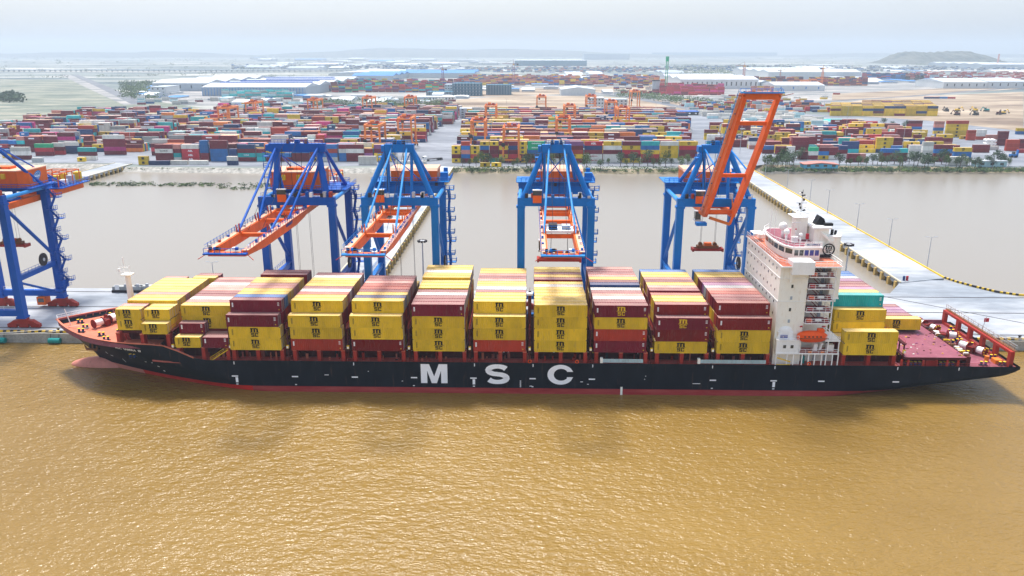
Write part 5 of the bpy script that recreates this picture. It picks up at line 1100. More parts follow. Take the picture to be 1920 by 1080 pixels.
for i, (a, z_, yb, c) in enumerate(RT_):
    stack(a, z_, yb, c, f'{nth(i+1)} stack in the right yard behind the shore trees' if 0 else ['left end near the raised orange boom', 'behind the leftmost yellow pair', 'maroon pair beside three yellow ones', 'three high left of the blue pair', 'blue pair behind short boxes, right yard', 'right yard, half under an orange one', 'yellow pair left of the tall crimson stack', 'tall crimson stack of the right yard', 'right of the crimson stack', 'behind the crimson stack', 'behind the tall shore tree', 'four high stack by the white reefers', 'behind the white pair at the shore', 'white pair close to the shore', 'behind the long white shed', 'navy pair behind the white reefers', 'yellow pair below the sandy lot', 'left of the yellow pair below the sandy lot', 'three high group by the light mast'][i]+', right yard', True, {2: ('ABL', 1.8, 'letter')} if i == 7 else ({1: ('HAPAG', 1.0, 'dark')} if i == 5 else None))
for a, z_, yb, c in [(1429, 1451, 288, 'MB'), (1454, 1473, 289, 'MM'), (1474, 1490, 289, 'WW'), (1496, 1514, 299, 'MM'), (1515, 1533, 299, 'MWG'), (1535, 1553, 299, 'YBM'), (1553, 1570, 299, 'WMM'), (1571, 1588, 296, 'WMN'), (1588, 1611, 304, 'MM'), (1611, 1622, 304, 'PP'), (1640, 1664, 271, 'TW'), (1573, 1601, 242, 'MM'), (1671, 1691, 288, 'BB'), (1681, 1700, 302, 'MMT'), (1726, 1746, 306, 'WWWWW'), (1750, 1768, 251, 'YBPP'), (1772, 1812, 257, 'YYYYR'), (1812, 1828, 263, 'RRR'), (1829, 1848, 262, 'RWW'), (1847, 1868, 273, 'RRP'), (1869, 1888, 273, 'MMMM'), (1885, 1909, 283, 'RRR'), (1910, 1935, 282, 'MMM'), (1905, 1935, 252, 'BY'), (1800, 1816, 261, 'Y'), (1909, 1930, 287, 'A'), (1848, 1872, 281, 'W'), (1320, 1345, 262, 'YYM'), (1325, 1350, 272, 'TWW'), (1340, 1372, 278, 'NNM'), (1372, 1400, 276, 'MM'), (1400, 1425, 270, 'BW'), (1288, 1296, 250, 'W'), (1700, 1728, 243, 'BAM')]: stack(a, z_, yb, c, '')
random.seed(21)
PC = 'MMMMMMYYYYNNBBWWORDTLA'; PL = 'MMMMMMMMMYYBBNNNWWWTTSSORPKA'; PR = 'MMMMYYYYYNBWWARPT'; PW_ = 'WWWWWWWWWWCSS'
def block(xl, xr, y0, y1, pal, hmin, hmax, bp=33, nr=6, lane=None, p20=.2, skip=.08, slope=.0225, xs=0):
    y = y0; bi = 0
    while y < y1:
        L, Rr = xl(y), xr(y); x = L+random.uniform(0, 5)
        while x < Rr-6:
            w = 6.5 if random.random() < p20 else 13.0
            if random.random() < skip: x += w; continue
            hh = random.randint(hmin, hmax)
            for r in range(nr):
                hr = max(1, hh-random.choice((0, 0, 0, 1, 1, 2)))
                kk = None
                for t in range(hr):
                    k = random.choice(pal) if (kk is None or random.random() < .6) else kk; kk = k
                    yy = y+r*2.62+slope*(x-xs); z = YZ+t*2.95
                    FILL.box(x, x+w-.35, yy, yy+2.44, z, z+2.9, k, k+'r', nobot=True)
                    if k == 'Y' and (r == 0 or t == hr-1) and y < 800: FILL.box(x+w/2-1.0, x+w/2+.6, yy-.06, yy, z+.7, z+2.3, 'dark', nobot=True)
                    elif k in 'NBMKWA' and (r == 0 or t == hr-1) and y < 900 and random.random() < .3: FILL.box(x+w*.25, x+w*.6, yy-.06, yy, z+1.0, z+1.9, 'letter' if k != 'W' else 'rust', nobot=True)
            x += w
        y += bp; bi += 1
block(lambda y: -55-.054*(y-562), lambda y: min(118+.2*(y-562), 165) if y < 900 else 175, 569, 578, PC, 3, 5, 33, 5)
block(lambda y: -55-.054*(y-562), lambda y: min(118+.16*(y-562), 168), 596, 985, PC, 4, 4, 31, 6, skip=.05)
block(lambda y: -268, lambda y: -101+.045*(y-562), 576, 585, PL, 4, 4, 33, 5)
block(lambda y: -285-.25*(y-600), lambda y: -100+.04*(y-562), 606, 1015, PL, 4, 5, 30, 6, skip=.05)
block(lambda y: -520, lambda y: -292-.25*(y-600), 628, 985, PL, 3, 5, 30, 5, skip=.1)
block(lambda y: 176, lambda y: 335, 622, 800, PR, 2, 4, 24, 3, skip=.1)
block(lambda y: 205, lambda y: 330, 815, 1020, PW_, 1, 2, 17, 2, skip=.2)
block(lambda y: 215, lambda y: 400, 1040, 1190, 'MYBOAWRNCY', 1, 3, 16, 2, skip=.25, p20=.5)
def far(px0, px1, yb0, yb1, pal, h0, h1, step=9, skip=.1):
    y0 = gp(960, yb0)[1]; y1 = gp(960, yb1)[1]; y = y0
    while y < y1:
        pyy = yb0+(yb1-yb0)*((1/y-1/y0)/(1/y1-1/y0)); X0 = gp(px0, pyy)[0]; X1 = gp(px1, pyy)[0]; x = X0
        while x < X1:
            if random.random() > skip:
                for t in range(random.randint(h0, h1)): k = random.choice(pal); FILL.box(x, x+12, y, y+2.5, YZ+t*2.95, YZ+t*2.95+2.9, k, k+'r', nobot=True)
            x += 13
        y += step
far(1552, 1735, 216, 208, 'YYYYYYMN', 4, 4, 8, .0)
far(1610, 1732, 209, 203, 'YYYMMNYL', 4, 4, 10, .0)
far(520, 860, 173, 162, 'MMRBNTGAMPLY', 3, 6, 26); far(860, 1240, 160, 148, 'PPRYMBNO', 2, 5, 40)
far(1222, 1345, 178, 168, 'AAKAAM', 2, 5, 18); far(1380, 1612, 160, 156, 'MRYMNO', 3, 6, 30); far(1610, 1722, 150, 146, 'NNAB', 4, 6, 40); far(1690, 1919, 150, 144, 'RWPWRA', 3, 6, 40, .2); far(1405, 1475, 170, 168, 'YPO', 2, 3, 20)
far(250, 840, 199, 186, 'WWSSCWWBM', 1, 2, 22, .68); far(860, 1250, 136, 128, 'PSSBNW', 2, 4, 90, .4); far(430, 800, 130, 124, 'SSWBN', 2, 4, 120, .5); far(1250, 1900, 134, 126, 'SNBWW', 2, 4, 110, .6); far(1150, 1240, 178, 160, 'WWSRMB', 1, 2, 40, .6); far(1240, 1560, 196, 176, 'WWSYR', 1, 1, 30, .85)
far(412, 540, 187, 181, 'TTTSSC', 3, 4, 16, .05); far(1725, 1770, 184, 183, 'ABN', 1, 1, 9)
FILL.ms = ['f_'+m if 'f_'+m in M else m for m in FILL.ms]
fo = FILL.build('shipping_containers', org=(0, 0, 0)); prop(fo, 'the mass of stacked containers further back in the yards and lower in the stacks', 'containers', None, 'stuff')

# rubber tyred gantry cranes
def rtg_proto():
    e = empty('yard_crane', (0, 0, 0), '', 'crane', 'orange gantry cranes of the container yard')
    for x in (-5.6, 5.6):
        for y in (-11.8, 11.8):
            b = MB(); b.beam((x, y, 1.6), (x*.93, y, 22.6), 1.3, 1.1, 'rtg'); b.build('leg', e)
            b = MB(); 
            for q in (-1, 1): b.tube((x+q, y-.35, .75), (x+q, y+.35, .75), .75, 'dark', 10)
            b.build('wheels', e)
    for y in (-11.8, 11.8): b = MB(); b.box(-7, 7, y-.6, y+.6, 1.3, 2.4, 'rtg'); b.box(-5.6, 5.6, y-.4, y+.4, 15.2, 16, 'rtg') if y < 0 else None; b.build('sill_beam', e)
    for x in (-5.2, 5.2): b = MB(); b.box(x-.7, x+.7, -13.5, 13.5, 22.6, 24.3, 'rtg'); b.rail([(x, -13.5, 24.3), (x, 13.5, 24.3)], 1.1, 'rtg', .09, 3); b.build('girder', e)
    b = MB(); b.box(-4.5, 4.5, -12.4, -11.2, 22.8, 23.8, 'rtg'); b.build('end_beam', e); b = MB(); b.box(-4.5, 4.5, 11.2, 12.4, 22.8, 23.8, 'rtg'); b.build('end_beam', e)
    b = MB(); b.box(-4.6, 4.6, -4, 0, 24.3, 25, 'R'); b.box(-3, 0, -3.5, -.6, 25, 26.8, 'rtg'); b.box(1, 3.6, -3.4, -.8, 25, 26.2, 'red'); b.build('trolley', e)
    b = MB(); b.box(-3.6, -1.6, -6.4, -4.2, 20, 22.4, 'glass'); b.box(-3.7, -1.5, -6.5, -4.1, 22.4, 22.7, 'white'); b.build('cab', e)
    b = MB(); b.box(-6.2, 6.2, -3, -1.2, 17, 17.5, 'R')
    for x in (-2, 2): b.tube((x, -2, 17.5), (x, -2, 24.3), .06, 'dark', 4)
    b.build('spreader', e)
    b = MB(); b.box(5.9, 7.1, -12.9, -10.6, 2.4, 5, 'rtg'); b.tube((-5.4, -12.6, 12.5), (-5.4, -13.4, 12.5), 1.5, 'dark', 14); b.build('power_unit', e); return e
RP = rtg_proto()
RL = [(958, 305, 'at the front of the central yard, beside the short stacks'), (281.5+615, 286, 'near the left corner of the central yard'), (1049+7, 290-10, 'mid central yard'), (700, 297, 'at the right front of the left yard'), (760, 279, 'behind the topmost beam of a blue crane, left yard'), (423, 250, 'leftmost one of the left yard'), (473, 236, 'second one from the left, left yard'), (588, 229, 'third one from the left, left yard'), (690, 223, 'at the back of the left yard'), (768, 222, 'at the aisle corner, left yard'), (920, 242+3, 'at the left rear of the central yard'), (1015, 220, 'in the last row, middle of the central yard'), (1068, 246, 'in the middle rows of the central yard'), (1108, 219, 'in front of the white office block'), (1146, 234, 'central yard, left of the doubled pair'), (1168, 252, 'central yard, nearer of the doubled pair'), (1191, 206, 'alone on sand right of the office block')]
for i, (px, py, w) in enumerate(RL):
    x, y = gp(px, py, YZ); o = RP if i == 0 else dup(RP, (0, 0, 0)); o.location = (x, y+12.5, YZ); o['label'] = 'orange rubber tyred gantry crane '+w

# ------------------------------------------------------------------ buildings
def bldg(px0, px1, yb, yt, depth, wall, roof, label, name='warehouse', kind='gable', cat='building', win=0, floors=1, group=None, wm='glass', z=2.8):
    x0, y0 = gp(px0, yb, z); x1, y1 = gp(px1, yb, z); h = hz((px0+px1)/2, yt, y0)-z; cx = (x0+x1)/2
    e = empty(name, (cx, y0, z), label, cat, group); w = x1-x0; e.rotation_euler.z = 0
    hw = w/2
    if kind == 'gable': # ridge runs left to right
        b = MB(); b.box(-hw, hw, 0, depth, 0, h, wall); b.build('wall', e)
        b = MB(); nb = max(1, int(depth/90)); d = depth/nb; rr = min(6, d*.06)
        for i in range(nb): b.prism([(i*d-.5*(i == 0), h), ((i+1)*d-.3, h), ((i+.5)*d, h+rr)], 'x', -hw-.5, hw+.5, roof)
        b.build('roof', e)
    elif kind == 'vault':
        b = MB(); b.box(-hw, hw, 0, depth, 0, h*.65, wall); b.build('wall', e)
        b = MB(); n = 8; poly = [(-hw*math.cos(math.pi*i/n), h*.65+h*.35*math.sin(math.pi*i/n)) for i in range(n+1)]; b.prism(poly, 'y', -.5, depth+.5, roof); b.build('roof', e)
    elif kind == 'end':   # gable end towards the water
        b = MB(); b.prism([(-hw, 0), (hw, 0), (hw, h*.7), (0, h), (-hw, h*.7)], 'y', 0, depth, wall); b.build('wall', e)
        b = MB(); b.beam((-hw-.5, depth/2, h*.7+.2), (0, depth/2, h+.3), .5, depth+1, roof) if 0 else b.prism([(-hw-.5, h*.7), (0, h), (hw+.5, h*.7), (hw+.5, h*.7+.5), (0, h+.6), (-hw-.5, h*.7+.5)], 'y', -.6, depth+.6, roof); b.build('roof', e)
    else:
        b = MB(); b.box(-hw, hw, 0, depth, 0, h, wall); b.build('wall', e)
        b = MB(); b.box(-hw-.4, hw+.4, -.4, depth+.4, h, h+.5, roof); b.build('roof', e)
    if win:
        for f in range(floors):
            fh = h/floors
            for i in range(win):
                x = -hw+w*(i+.5)/win; ww = min(w/win*.5, 2.4); b = MB(); b.box(x-ww/2, x+ww/2, -.12, 0, f*fh+fh*.35, f*fh+fh*.75, wm); b.build('window', e)
    return e
WH = bldg(380, 575, 180, 163.5, 480, 'wall', 'sheet', 'huge long grey warehouse with ribbed wall and dark roof lights, left of centre', win=0)
for k_, (ax, cx_, yy_) in enumerate(((392, 570, .12), (400, 560, .30), (420, 590, .5), (380, 540, .72))):
    x0, y0 = gp(380, 180); x1, _ = gp(575, 180); wb = x1-x0; q0 = x0+wb*(ax-380)/195*.98; q1 = x0+wb*min(.97, (cx_-380)/195); b = MB(); b.box(q0, q1, y0+480*yy_, y0+480*yy_+14, 22.5, 25.2, 'cblueA')
    b.build('roof_light_strip', WH, (WH.location.x, WH.location.y, WH.location.z))
b = MB()
for i in range(34): xx = x0+wb*i/34; b.box(xx, xx+.8, y0-.6, y0, 2.9, 17, 'bluer')
b.build('wall_ribs', WH, (WH.location.x, WH.location.y, WH.location.z))
bldg(287, 392, 171, 156, 380, 'wall', 'sheet', 'pale warehouse joined to the left behind the huge grey one', win=5)
bldg(283, 312, 178, 163, 60, 'plaster', 'sheet', 'white low block in front of the left end of the long warehouses', win=3, floors=2, kind='flat')
bldg(616, 742, 146, 135, 420, 'plaster', 'sheet', 'wide white shed with a low curved roof beyond the container field', kind='vault')
bldg(660, 738, 151, 142, 300, 'wall', 'bluer', 'long hall with a bright blue roof left of the crane tower')
bldg(745, 890, 145, 137, 260, 'plaster', 'bluer', 'white hall with a blue roof right of the curved white shed')
bldg(1052, 1116, 179, 164, 90, 'plaster', 'sheet', 'white vaulted hall behind the sandy field', kind='end')
bldg(780, 852, 188, 182, 30, 'plaster', 'sheet', 'long low white row with small square windows', win=12, kind='flat')
bldg(1275, 1420, 167, 149, 280, 'plaster', 'sheet', 'very large white warehouse behind the raised orange boom', win=16)
bldg(1416, 1452, 165, 152, 120, 'wall', 'sheet', 'grey gabled hall at the right end of the large white warehouse', kind='end', win=2)
bldg(1452, 1545, 171, 160, 90, 'plaster', 'sheet', 'low white wall-like shed with blue doors left of the tower crane', win=4, wm='bluer')
bldg(1440, 1612, 148, 135, 420, 'plaster', 'sheet', 'broad white warehouse far behind the grey gabled hall')
bldg(1768, 1850, 166, 154, 130, 'plaster', 'sheet', 'white warehouse on the right beyond the bare ground', win=6)
bldg(1852, 1925, 166, 153, 130, 'plaster', 'sheet', 'white warehouse touching the right edge of the view', win=5)
bldg(1840, 1930, 130, 121, 500, 'wall', 'sheet', 'long white hall below the scrubby mound')
bldg(1103, 1132, 204, 184, 26, 'plaster', 'sheet', 'left wing of the white office block behind the yard', 'office_building', 'flat', win=5, floors=3)
bldg(1132, 1176, 204, 187, 26, 'plaster', 'wall', 'right wing of the white office block behind the yard', 'office_building', 'flat', win=6, floors=3)
bldg(862, 884, 222, 204, 14, 'plaster', 'sheet', 'white four storey tower at the end of the yard aisle', 'office_building', 'flat', win=2, floors=4)
bldg(834, 849, 178, 159, 40, 'plaster', 'wall', 'white concrete block left of the netted scaffolding', 'office_building', 'flat', win=3, floors=4)
for px0, px1, yb, yt, lab in ((849, 902, 180, 157, 'building shell wrapped in teal scaffold netting, left one'), (912, 958, 178, 160, 'building shell wrapped in teal scaffold netting, right one'), (800, 850, 181, 173, 'low steel framework in front of the netted shells')):
    e = bldg(px0, px1, yb, yt, 45, 'scaff', 'scaff', lab, 'scaffolded_building', 'flat', win=9, floors=4, wm='wall')
    x0, y0 = gp(px0, yb); x1, _ = gp(px1, yb); h = hz(px0, yt, y0)-2.8; b = MB()
    for i in range(10):
        x = -(x1-x0)/2+(x1-x0)*i/9; b.box(x-.4, x+.4, -2, -1.4, 0, h+random.uniform(0, 7), 'scaff')
    for f in range(5): b.box(-(x1-x0)/2, (x1-x0)/2, -2, -1.6, h*f/4, h*f/4+.5, 'steel')
    b.build('scaffold', e)
bldg(1508, 1570, 316, 306.5, 9, 'lblue', 'P', 'sky blue bungalow with a reddish roof on the right shore', 'bungalow', 'end', 'house', win=4)
bldg(1832, 1886, 313, 303, 8, 'C', 'sheet', 'pale blue-white shed by the right shore', 'shed', 'flat', 'shed', win=3)
bldg(1060, 1100, 107, 96, 300, 'wall', 'sheet', 'far pale factory with a block of silos on the horizon', 'factory', 'flat')
bldg(1095, 1180, 112, 101, 300, 'wall', 'wall', 'far grey factory hall right of the pale silos', 'factory', 'flat')
bldg(965, 1100, 124, 113.5, 500, 'scaff', 'sheet', 'far long teal walled hall beneath the horizon', 'factory', 'flat')
bldg(1225, 1455, 106, 98.5, 200, 'scaff', 'scaff', 'very far bluish long block on the horizon right of centre', 'factory', 'flat')
bldg(1240, 1310, 204+12, 210, 22, 'dark', 'cblueA', 'open dark workshop shed at the back of the central yard', 'workshop', 'flat', win=6, wm='white')
bldg(1555, 1608, 233, 227, 30, 'C', 'T', 'pale green roofed tent hall in the right yard', 'tent_hall', 'vault')
bldg(1284, 1302, 196, 178+4, 12, 'steel', 'steel', 'grey silo block beside the crimson container pile', 'silo', 'flat') if 0 else None
b = MB(); x, y = gp(1229, 176); b.tube((x, y, 2.8), (x, y, 26), 7, 'steel', 16); b.tube((x, y, 26), (x, y, 28), 7.2, 'dark', 16); prop(b.build('silo'), 'grey cylindrical silo in front of the crimson container pile', 'silo')
random.seed(33)
GRP = [('low sheds of the industrial estate', 'low shed behind the left yard', 380, 850, 196, 182), ('sheds left of the estate', 'tiny shed among trees by the long road', 250, 300, 186, 165), ('low halls beyond the middle', 'hall in the hazy middle distance', 880, 1260, 176, 135), ('low halls on the right', 'hall in the hazy right distance', 1500, 1900, 160, 120), ('low halls in the far left', 'hall in the far left distance', 430, 900, 132, 112)]
for g, lab, a, c, y0, y1 in GRP:
    nn_ = 28 if 'tiny' not in lab else 8
    for i in range(nn_):
        px = a+(c-a)*(i+random.uniform(.1, .9))/nn_; yb = y0+(y1-y0)*random.random()**1.2; w = random.uniform(14, 60 if yb < 150 else 34)
        hh = random.uniform(3, 6) if yb > 165 else random.uniform(2, 5); rf = random.choice(['sheet', 'sheet', 'plaster', 'bluer', 'wall']); kd = random.choice(['gable', 'flat', 'vault'])
        bldg(px, px+w, yb, yb-hh, random.uniform(15, 60) if yb > 160 else 200, random.choice(['plaster', 'plaster', 'wall', 'sheet']), rf, f"{dict(sheet='pale', plaster='white', bluer='blue', wall='grey')[rf]} roofed {lab}, {nth(i+1)} from the left", 'shed', kd, 'shed', 0, 1, g)
# tower cranes
def tower(px, yb, yt, lab, jib, m='R', sgn=1):
    x, y = gp(px, yb); h = hz(px, yt, y)-2.8; e = empty('tower_crane', (x, y, 2.8), lab, 'crane'); w = h*.035
    b = MB()
    for sx in (-w, w):
        for sy in (-w, w): b.box(sx-.35, sx+.35, sy-.35, sy+.35, 0, h*.86, m)
    for i in range(14): z = h*.86*i/14; b.beam((-w, -w, z), (w, -w, z+h*.06), .35, .35, m)
    b.build('mast', e)
    b = MB(); b.beam((0, 0, h*.84), (sgn*jib, 0, h*.86), 1.4, 1.2, m, .7, .7); b.tube((0, 0, h), (sgn*jib*.75, 0, h*.87), .2, 'dark', 4); b.build('jib', e)
    b = MB(); b.beam((0, 0, h*.84), (-sgn*jib*.35, 0, h*.84), 1.4, 1.2, m); b.box(-sgn*jib*.35-2, -sgn*jib*.35+2, -1, 1, h*.79, h*.85, 'dark'); b.build('counter_jib', e)
    b = MB(); b.beam((0, 0, h*.84), (0, 0, h), 1.2, 1.2, m, .4, .4); b.box(-1.5, 1.5, -3, -1.2, h*.8, h*.84, 'yel'); b.build('cab', e)
tower(831, 170, 122, 'tower crane above the netted shells, left of two', 18, 'L', -1); tower(963, 161, 112, 'tower crane with a long jib in the middle distance', 26, 'L', -1)
tower(1393, 161, 116, 'slender rusty tower crane behind the raised orange boom', 20, 'P', -1); tower(1540, 161, 122, 'yellow-orange tower crane in front of the broad white warehouse', 14, 'O', 1); tower(1462, 150, 128, 'small far brownish tower crane with a flat jib', 16, 'P', 1)
x, y = gp(1248, 175); h = hz(1248, 105, y)-2.8
b = MB(); 
for s in (-1.6, 1.6):
    for q in (-1.6, 1.6): b.box(x+s-.4, x+s+.4, y+q-.4, y+q+.4, 2.8, h, 'G')
b.box(x-2.6, x+2.6, y-2.6, y+2.6, h-7, h+2, 'G'); prop(b.build('lattice_mast'), 'green lattice mast rising beside the crimson container pile', 'mast')
# wind turbines / chimneys at the right distance
for px, yb, yt, lab in ((1869, 128, 100, 'thin reddish chimney before the scrubby mound'),):
    x, y = gp(px, yb); h = hz(px, yt, y)-2.8; b = MB(); b.tube((x, y, 2.8), (x, y, h), 5, 'P', 8, 3.5); prop(b.build('chimney'), lab, 'chimney')
# elevated line far left (long bridge)
b = MB(); x0, y0 = gp(-200, 134); x1, y1 = gp(700, 132); b.box(x0, x1, y0, y0+25, 7, 10, 'wall')
for i in range(90): xx = x0+(x1-x0)*i/90; b.box(xx, xx+2, y0+8, y0+16, 2.8, 7, 'wall')
prop(b.build('elevated_road'), 'long low elevated road crossing the plain in the left distance', 'bridge')

# ------------------------------------------------------------------ vehicles and machines
x, y = gp(812, 301, YZ); e = empty('truck', (x, y, YZ), 'white truck towing an empty dark trailer down the yard aisle', 'truck', None, R(38))
b = MB(); b.box(-8, -5.4, -1.25, 1.25, .9, 3.6, 'white'); b.prism([(-8.4, .9), (-8, .9), (-8, 3.4), (-8.2, 2.2)], 'y', -1.2, 1.2, 'white'); b.build('cab', e, bevel=.1)
b = MB(); b.box(-8.25, -8.05, -1, 1, 2.2, 3.1, 'glass'); b.build('windscreen', e)
b = MB(); b.box(-5.2, 7.5, -1.2, 1.2, 1.2, 1.6, 'dark'); b.build('trailer', e)
b = MB()
for xx in (-7.2, -4.2, 4.2, 5.6, 7): 
    for s in (-1, 1): b.tube((xx, s*.8, .55), (xx, s*1.2, .55), .55, 'black', 12)
b.build('wheels', e)
def machine(px, py, m, lab, rz):
    x, y = gp(px, py, 2.9); e = empty('excavator', (x, y, 2.9), lab, 'excavator', 'earth movers on the sandy lot', rz); e.scale = (1.5,)*3
    b = MB(); b.box(-2, 2, -1.5, -.9, 0, 1, 'dark'); b.box(-2, 2, .9, 1.5, 0, 1, 'dark'); b.build('tracks', e)
    b = MB(); b.box(-2, 1.4, -1.2, 1.2, 1.1, 2.3, m); b.build('body', e); b = MB(); b.box(.2, 1.5, -1.1, 0, 2.3, 3.3, 'glass'); b.build('cab', e)
    b = MB(); b.beam((1.2, .4, 1.8), (4, .4, 4), .4, .5, m); b.beam((4, .4, 4), (5.6, .4, 1.4), .35, .4, m); b.box(5.1, 6.1, 0, .9, .5, 1.4, 'dark'); b.build('arm', e)
for i, (px, py, m, w) in enumerate([(1774, 209, 'dark', 'dark excavator at the left end of the sandy lot'), (1795, 209, 'yel', 'yellow excavator behind the middle of the sandy lot'), (1794, 216, 'dred', 'reddish excavator nearest the left stacks on the sandy lot'), (1828, 209, 'yel', 'yellow excavator in the rear row of the sandy lot, right one'), (1829, 216, 'dark', 'dark excavator beside a small grey block on the sandy lot'), (1849, 209, 'teal', 'teal machine with a long arm on the sandy lot'), (1872, 215, 'dred', 'reddish excavator second from the right on the sandy lot'), (1880, 214, 'yel', 'rightmost yellow excavator on the sandy lot')]): machine(px, py, m, w, R(random.uniform(-40, 200)))
x, y = gp(1899, 295, 2.9); e = empty('forklift', (x, y, 2.9), 'blue container forklift standing alone on the pale yard at the right', 'forklift')
b = MB(); b.box(-2.5, 2.5, -1.4, 1.4, .8, 2.4, 'B'); b.build('body', e); b = MB(); b.box(-.8, .8, -1, 1, 2.4, 4, 'glass'); b.build('cab', e); b = MB(); b.box(2.5, 3, -1.2, 1.2, .3, 5.5, 'cblueB'); b.build('mast', e)
b = MB(); [b.tube((xx, -1.6, .8), (xx, 1.6, .8), .8, 'black', 12) for xx in (-1.6, 1.6)]; b.build('wheels', e)
for i in range(9):   # barrels of tank containers
    x, y = gp(1851+(i % 3)*6.5, 279-0*(i//3), 2.9); z = 2.9+(i//3)*2.6
    b = MB(); b.tube((x, y, z+1.25), (x, y+6, z+1.25), 1.15, 'white', 14)
    for yy in (y, y+5.9): b.box(x-1.2, x-1.1, yy, yy+.1, z, z+2.5, 'steel'); b.box(x+1.1, x+1.2, yy, yy+.1, z, z+2.5, 'steel')
    prop(b.build('tank_container'), f'white tank container, {["left", "middle", "right"][i % 3]} column, {["bottom", "middle", "top"][i//3]} tier of the tank stack', 'tank container', 'stacked white tanks')
for i, (px, py) in enumerate([(228, 549), (250, 549), (268, 548)]):
    x, y = gp(px, py, QZ); b = MB(); b.box(x-3.2, x+3.2, y, y+2.5, QZ, QZ+.8, 'dark'); b.box(x-3, x+2.6, y+.2, y+2.2, QZ+.8, QZ+2.0, 'S'); b.box(x-2, x-.6, y, y+.2, QZ+1, QZ+2.6, 'white'); b.box(x+1, x+1.8, y+.2, y+1, QZ+2, QZ+2.8, 'steel')
    prop(b.build('quay_equipment'), f'{["left", "middle", "right"][i]} one of the grey equipment skids on the quay behind the foremast', 'equipment', 'equipment skids on the quay')
for i, (px, c) in enumerate(((1743-60, 'A'), (1739-65+3, 'N'))):
    x, y = gp([1700, 1694][i], 527, QZ); b = MB(); b.tube((x, y, QZ), (x, y, QZ+1.5), .4, c, 10); b.ell((x, y, QZ+1.6), (.45, .45, .3), c, 8, 5); prop(b.build('bollard_post'), ['red', 'dark blue'][i]+' post at the end of the right jetty', 'post')

# ------------------------------------------------------------------ vegetation
def leaves(b, c, r, n, m, s=(.35, .8)):
    for _ in range(n):
        while True:
            p = Vector((random.uniform(-1, 1), random.uniform(-1, 1), random.uniform(-1, 1)))
            if .25 < p.length < 1: break
        p = Vector((c[0]+p.x*r[0], c[1]+p.y*r[1], c[2]+p.z*r[2])); u = Vector((random.uniform(-1, 1), random.uniform(-1, 1), random.uniform(-1, 1))).normalized(); v = u.orthogonal().normalized(); w = random.uniform(*s)
        b.face([p-u*w-v*w*.6, p+u*w-v*w*.4, p+u*w*.8+v*w*.7, p-u*w*.7+v*w*.5], m)
def tree(seed, h, m, spread=1.0, label='', cat='tree'):
    random.seed(seed); e = empty('tree', (0, -50, -60), label, cat)
    b = MB(); top = h*.55; b.tube((0, 0, 0), (.15*h*.1, 0, top), .05*h*.6, 'bark', 6, .02*h); ends = []
    for i in range(6): a = i*1.05+random.uniform(-.3, .3); q = (math.cos(a)*h*.2*spread, math.sin(a)*h*.2*spread, h*random.uniform(.38, .88)); b.tube((0, 0, top*random.uniform(.5, .95)), q, .018*h, 'bark', 5, .006*h); ends.append(q)
    b.build('trunk', e); b = MB()
    for q in ends+[(0, 0, h*.88)]: leaves(b, q, (h*.22*spread, h*.22*spread, h*.24), 60, m, (.02*h, .05*h))
    b.build('crown', e); return e
PT = [tree(1, 7, 'leaf'), tree(2, 8, 'leafd', 1.1), tree(3, 6, 'leaf', .8)]
LB = ['light green airy tree ', 'dark green bushy tree ', 'thin pale green tree ']
random.seed(9); used = [False]*3
def shore_tree(px, py, k, sc, g, where):
    x, y = gp(px, py, 2.7); o = PT[k] if not used[k] else dup(PT[k], (0, 0, 0)); used[k] = True
    o.location = (x, y, 2.7); o.rotation_euler = (0, 0, random.uniform(0, 6)); o.scale = (sc, sc, sc*random.uniform(.85, 1.15)); o['label'] = LB[k]+where; o['group'] = g
for i in range(34): shore_tree(862+448*(i+random.uniform(0, .9))/34, random.uniform(310, 316), random.choice((0, 1, 2, 2)), random.uniform(.6, 1.4), 'trees on the far shore', f'before the central yard, {nth(i+1)} from the left')
for i in range(46):
    px = 1432+60*(i+.5*random.random())/14 if i < 14 else 1584+310*(i-14+.7*random.random())/32
    shore_tree(px, random.uniform(308, 316), random.choice((0, 1, 1, 2)), random.uniform(.7, 1.3), 'trees on the far shore', f'on the right shore, {nth(i+1)} from the left')
for px, py, w_ in ((1573, 312, 'right beside the sky blue bungalow'), (1696, 243, 'behind the yellow stacks of the right yard'), (1656, 235, 'behind the white reefers, left one'), (1672, 240, 'behind the white reefers, right one'), (850, 207, 'on the sand left of the white tower'), (858, 206, 'on the sand just behind the white tower'), (832, 214, 'at the end of the yard aisle'), (740, 310, 'on the bank before the left yard'), (1500, 300, 'behind the sky blue bungalow, left')): shore_tree(px, py, 1, random.uniform(.8, 1.3), 'single trees', w_)
b = MB()
for i in range(900):
    if random.random() < .4: px = random.uniform(845, 1315)
    else: px = random.uniform(1428, 1935)
    x, y = gp(px, random.uniform(316, 322), 1.6); r = random.uniform(.7, 2.2); leaves(b, (x, y, 1.7+r*.3), (r*1.5, r, r*.7), 16, random.choice(('leaf', 'leafd', 'leafd')), (.25, .6))
for i in range(60): x, y = gp(random.uniform(240, 720), random.uniform(312, 318), 2); leaves(b, (x, y, 2.3), (2, .8, .3), 10, 'leaf', (.2, .4))
prop(b.build('shore_scrub', org=(0, 0, 0)), 'low green scrub growing along the far bank', 'scrub', None, 'stuff')
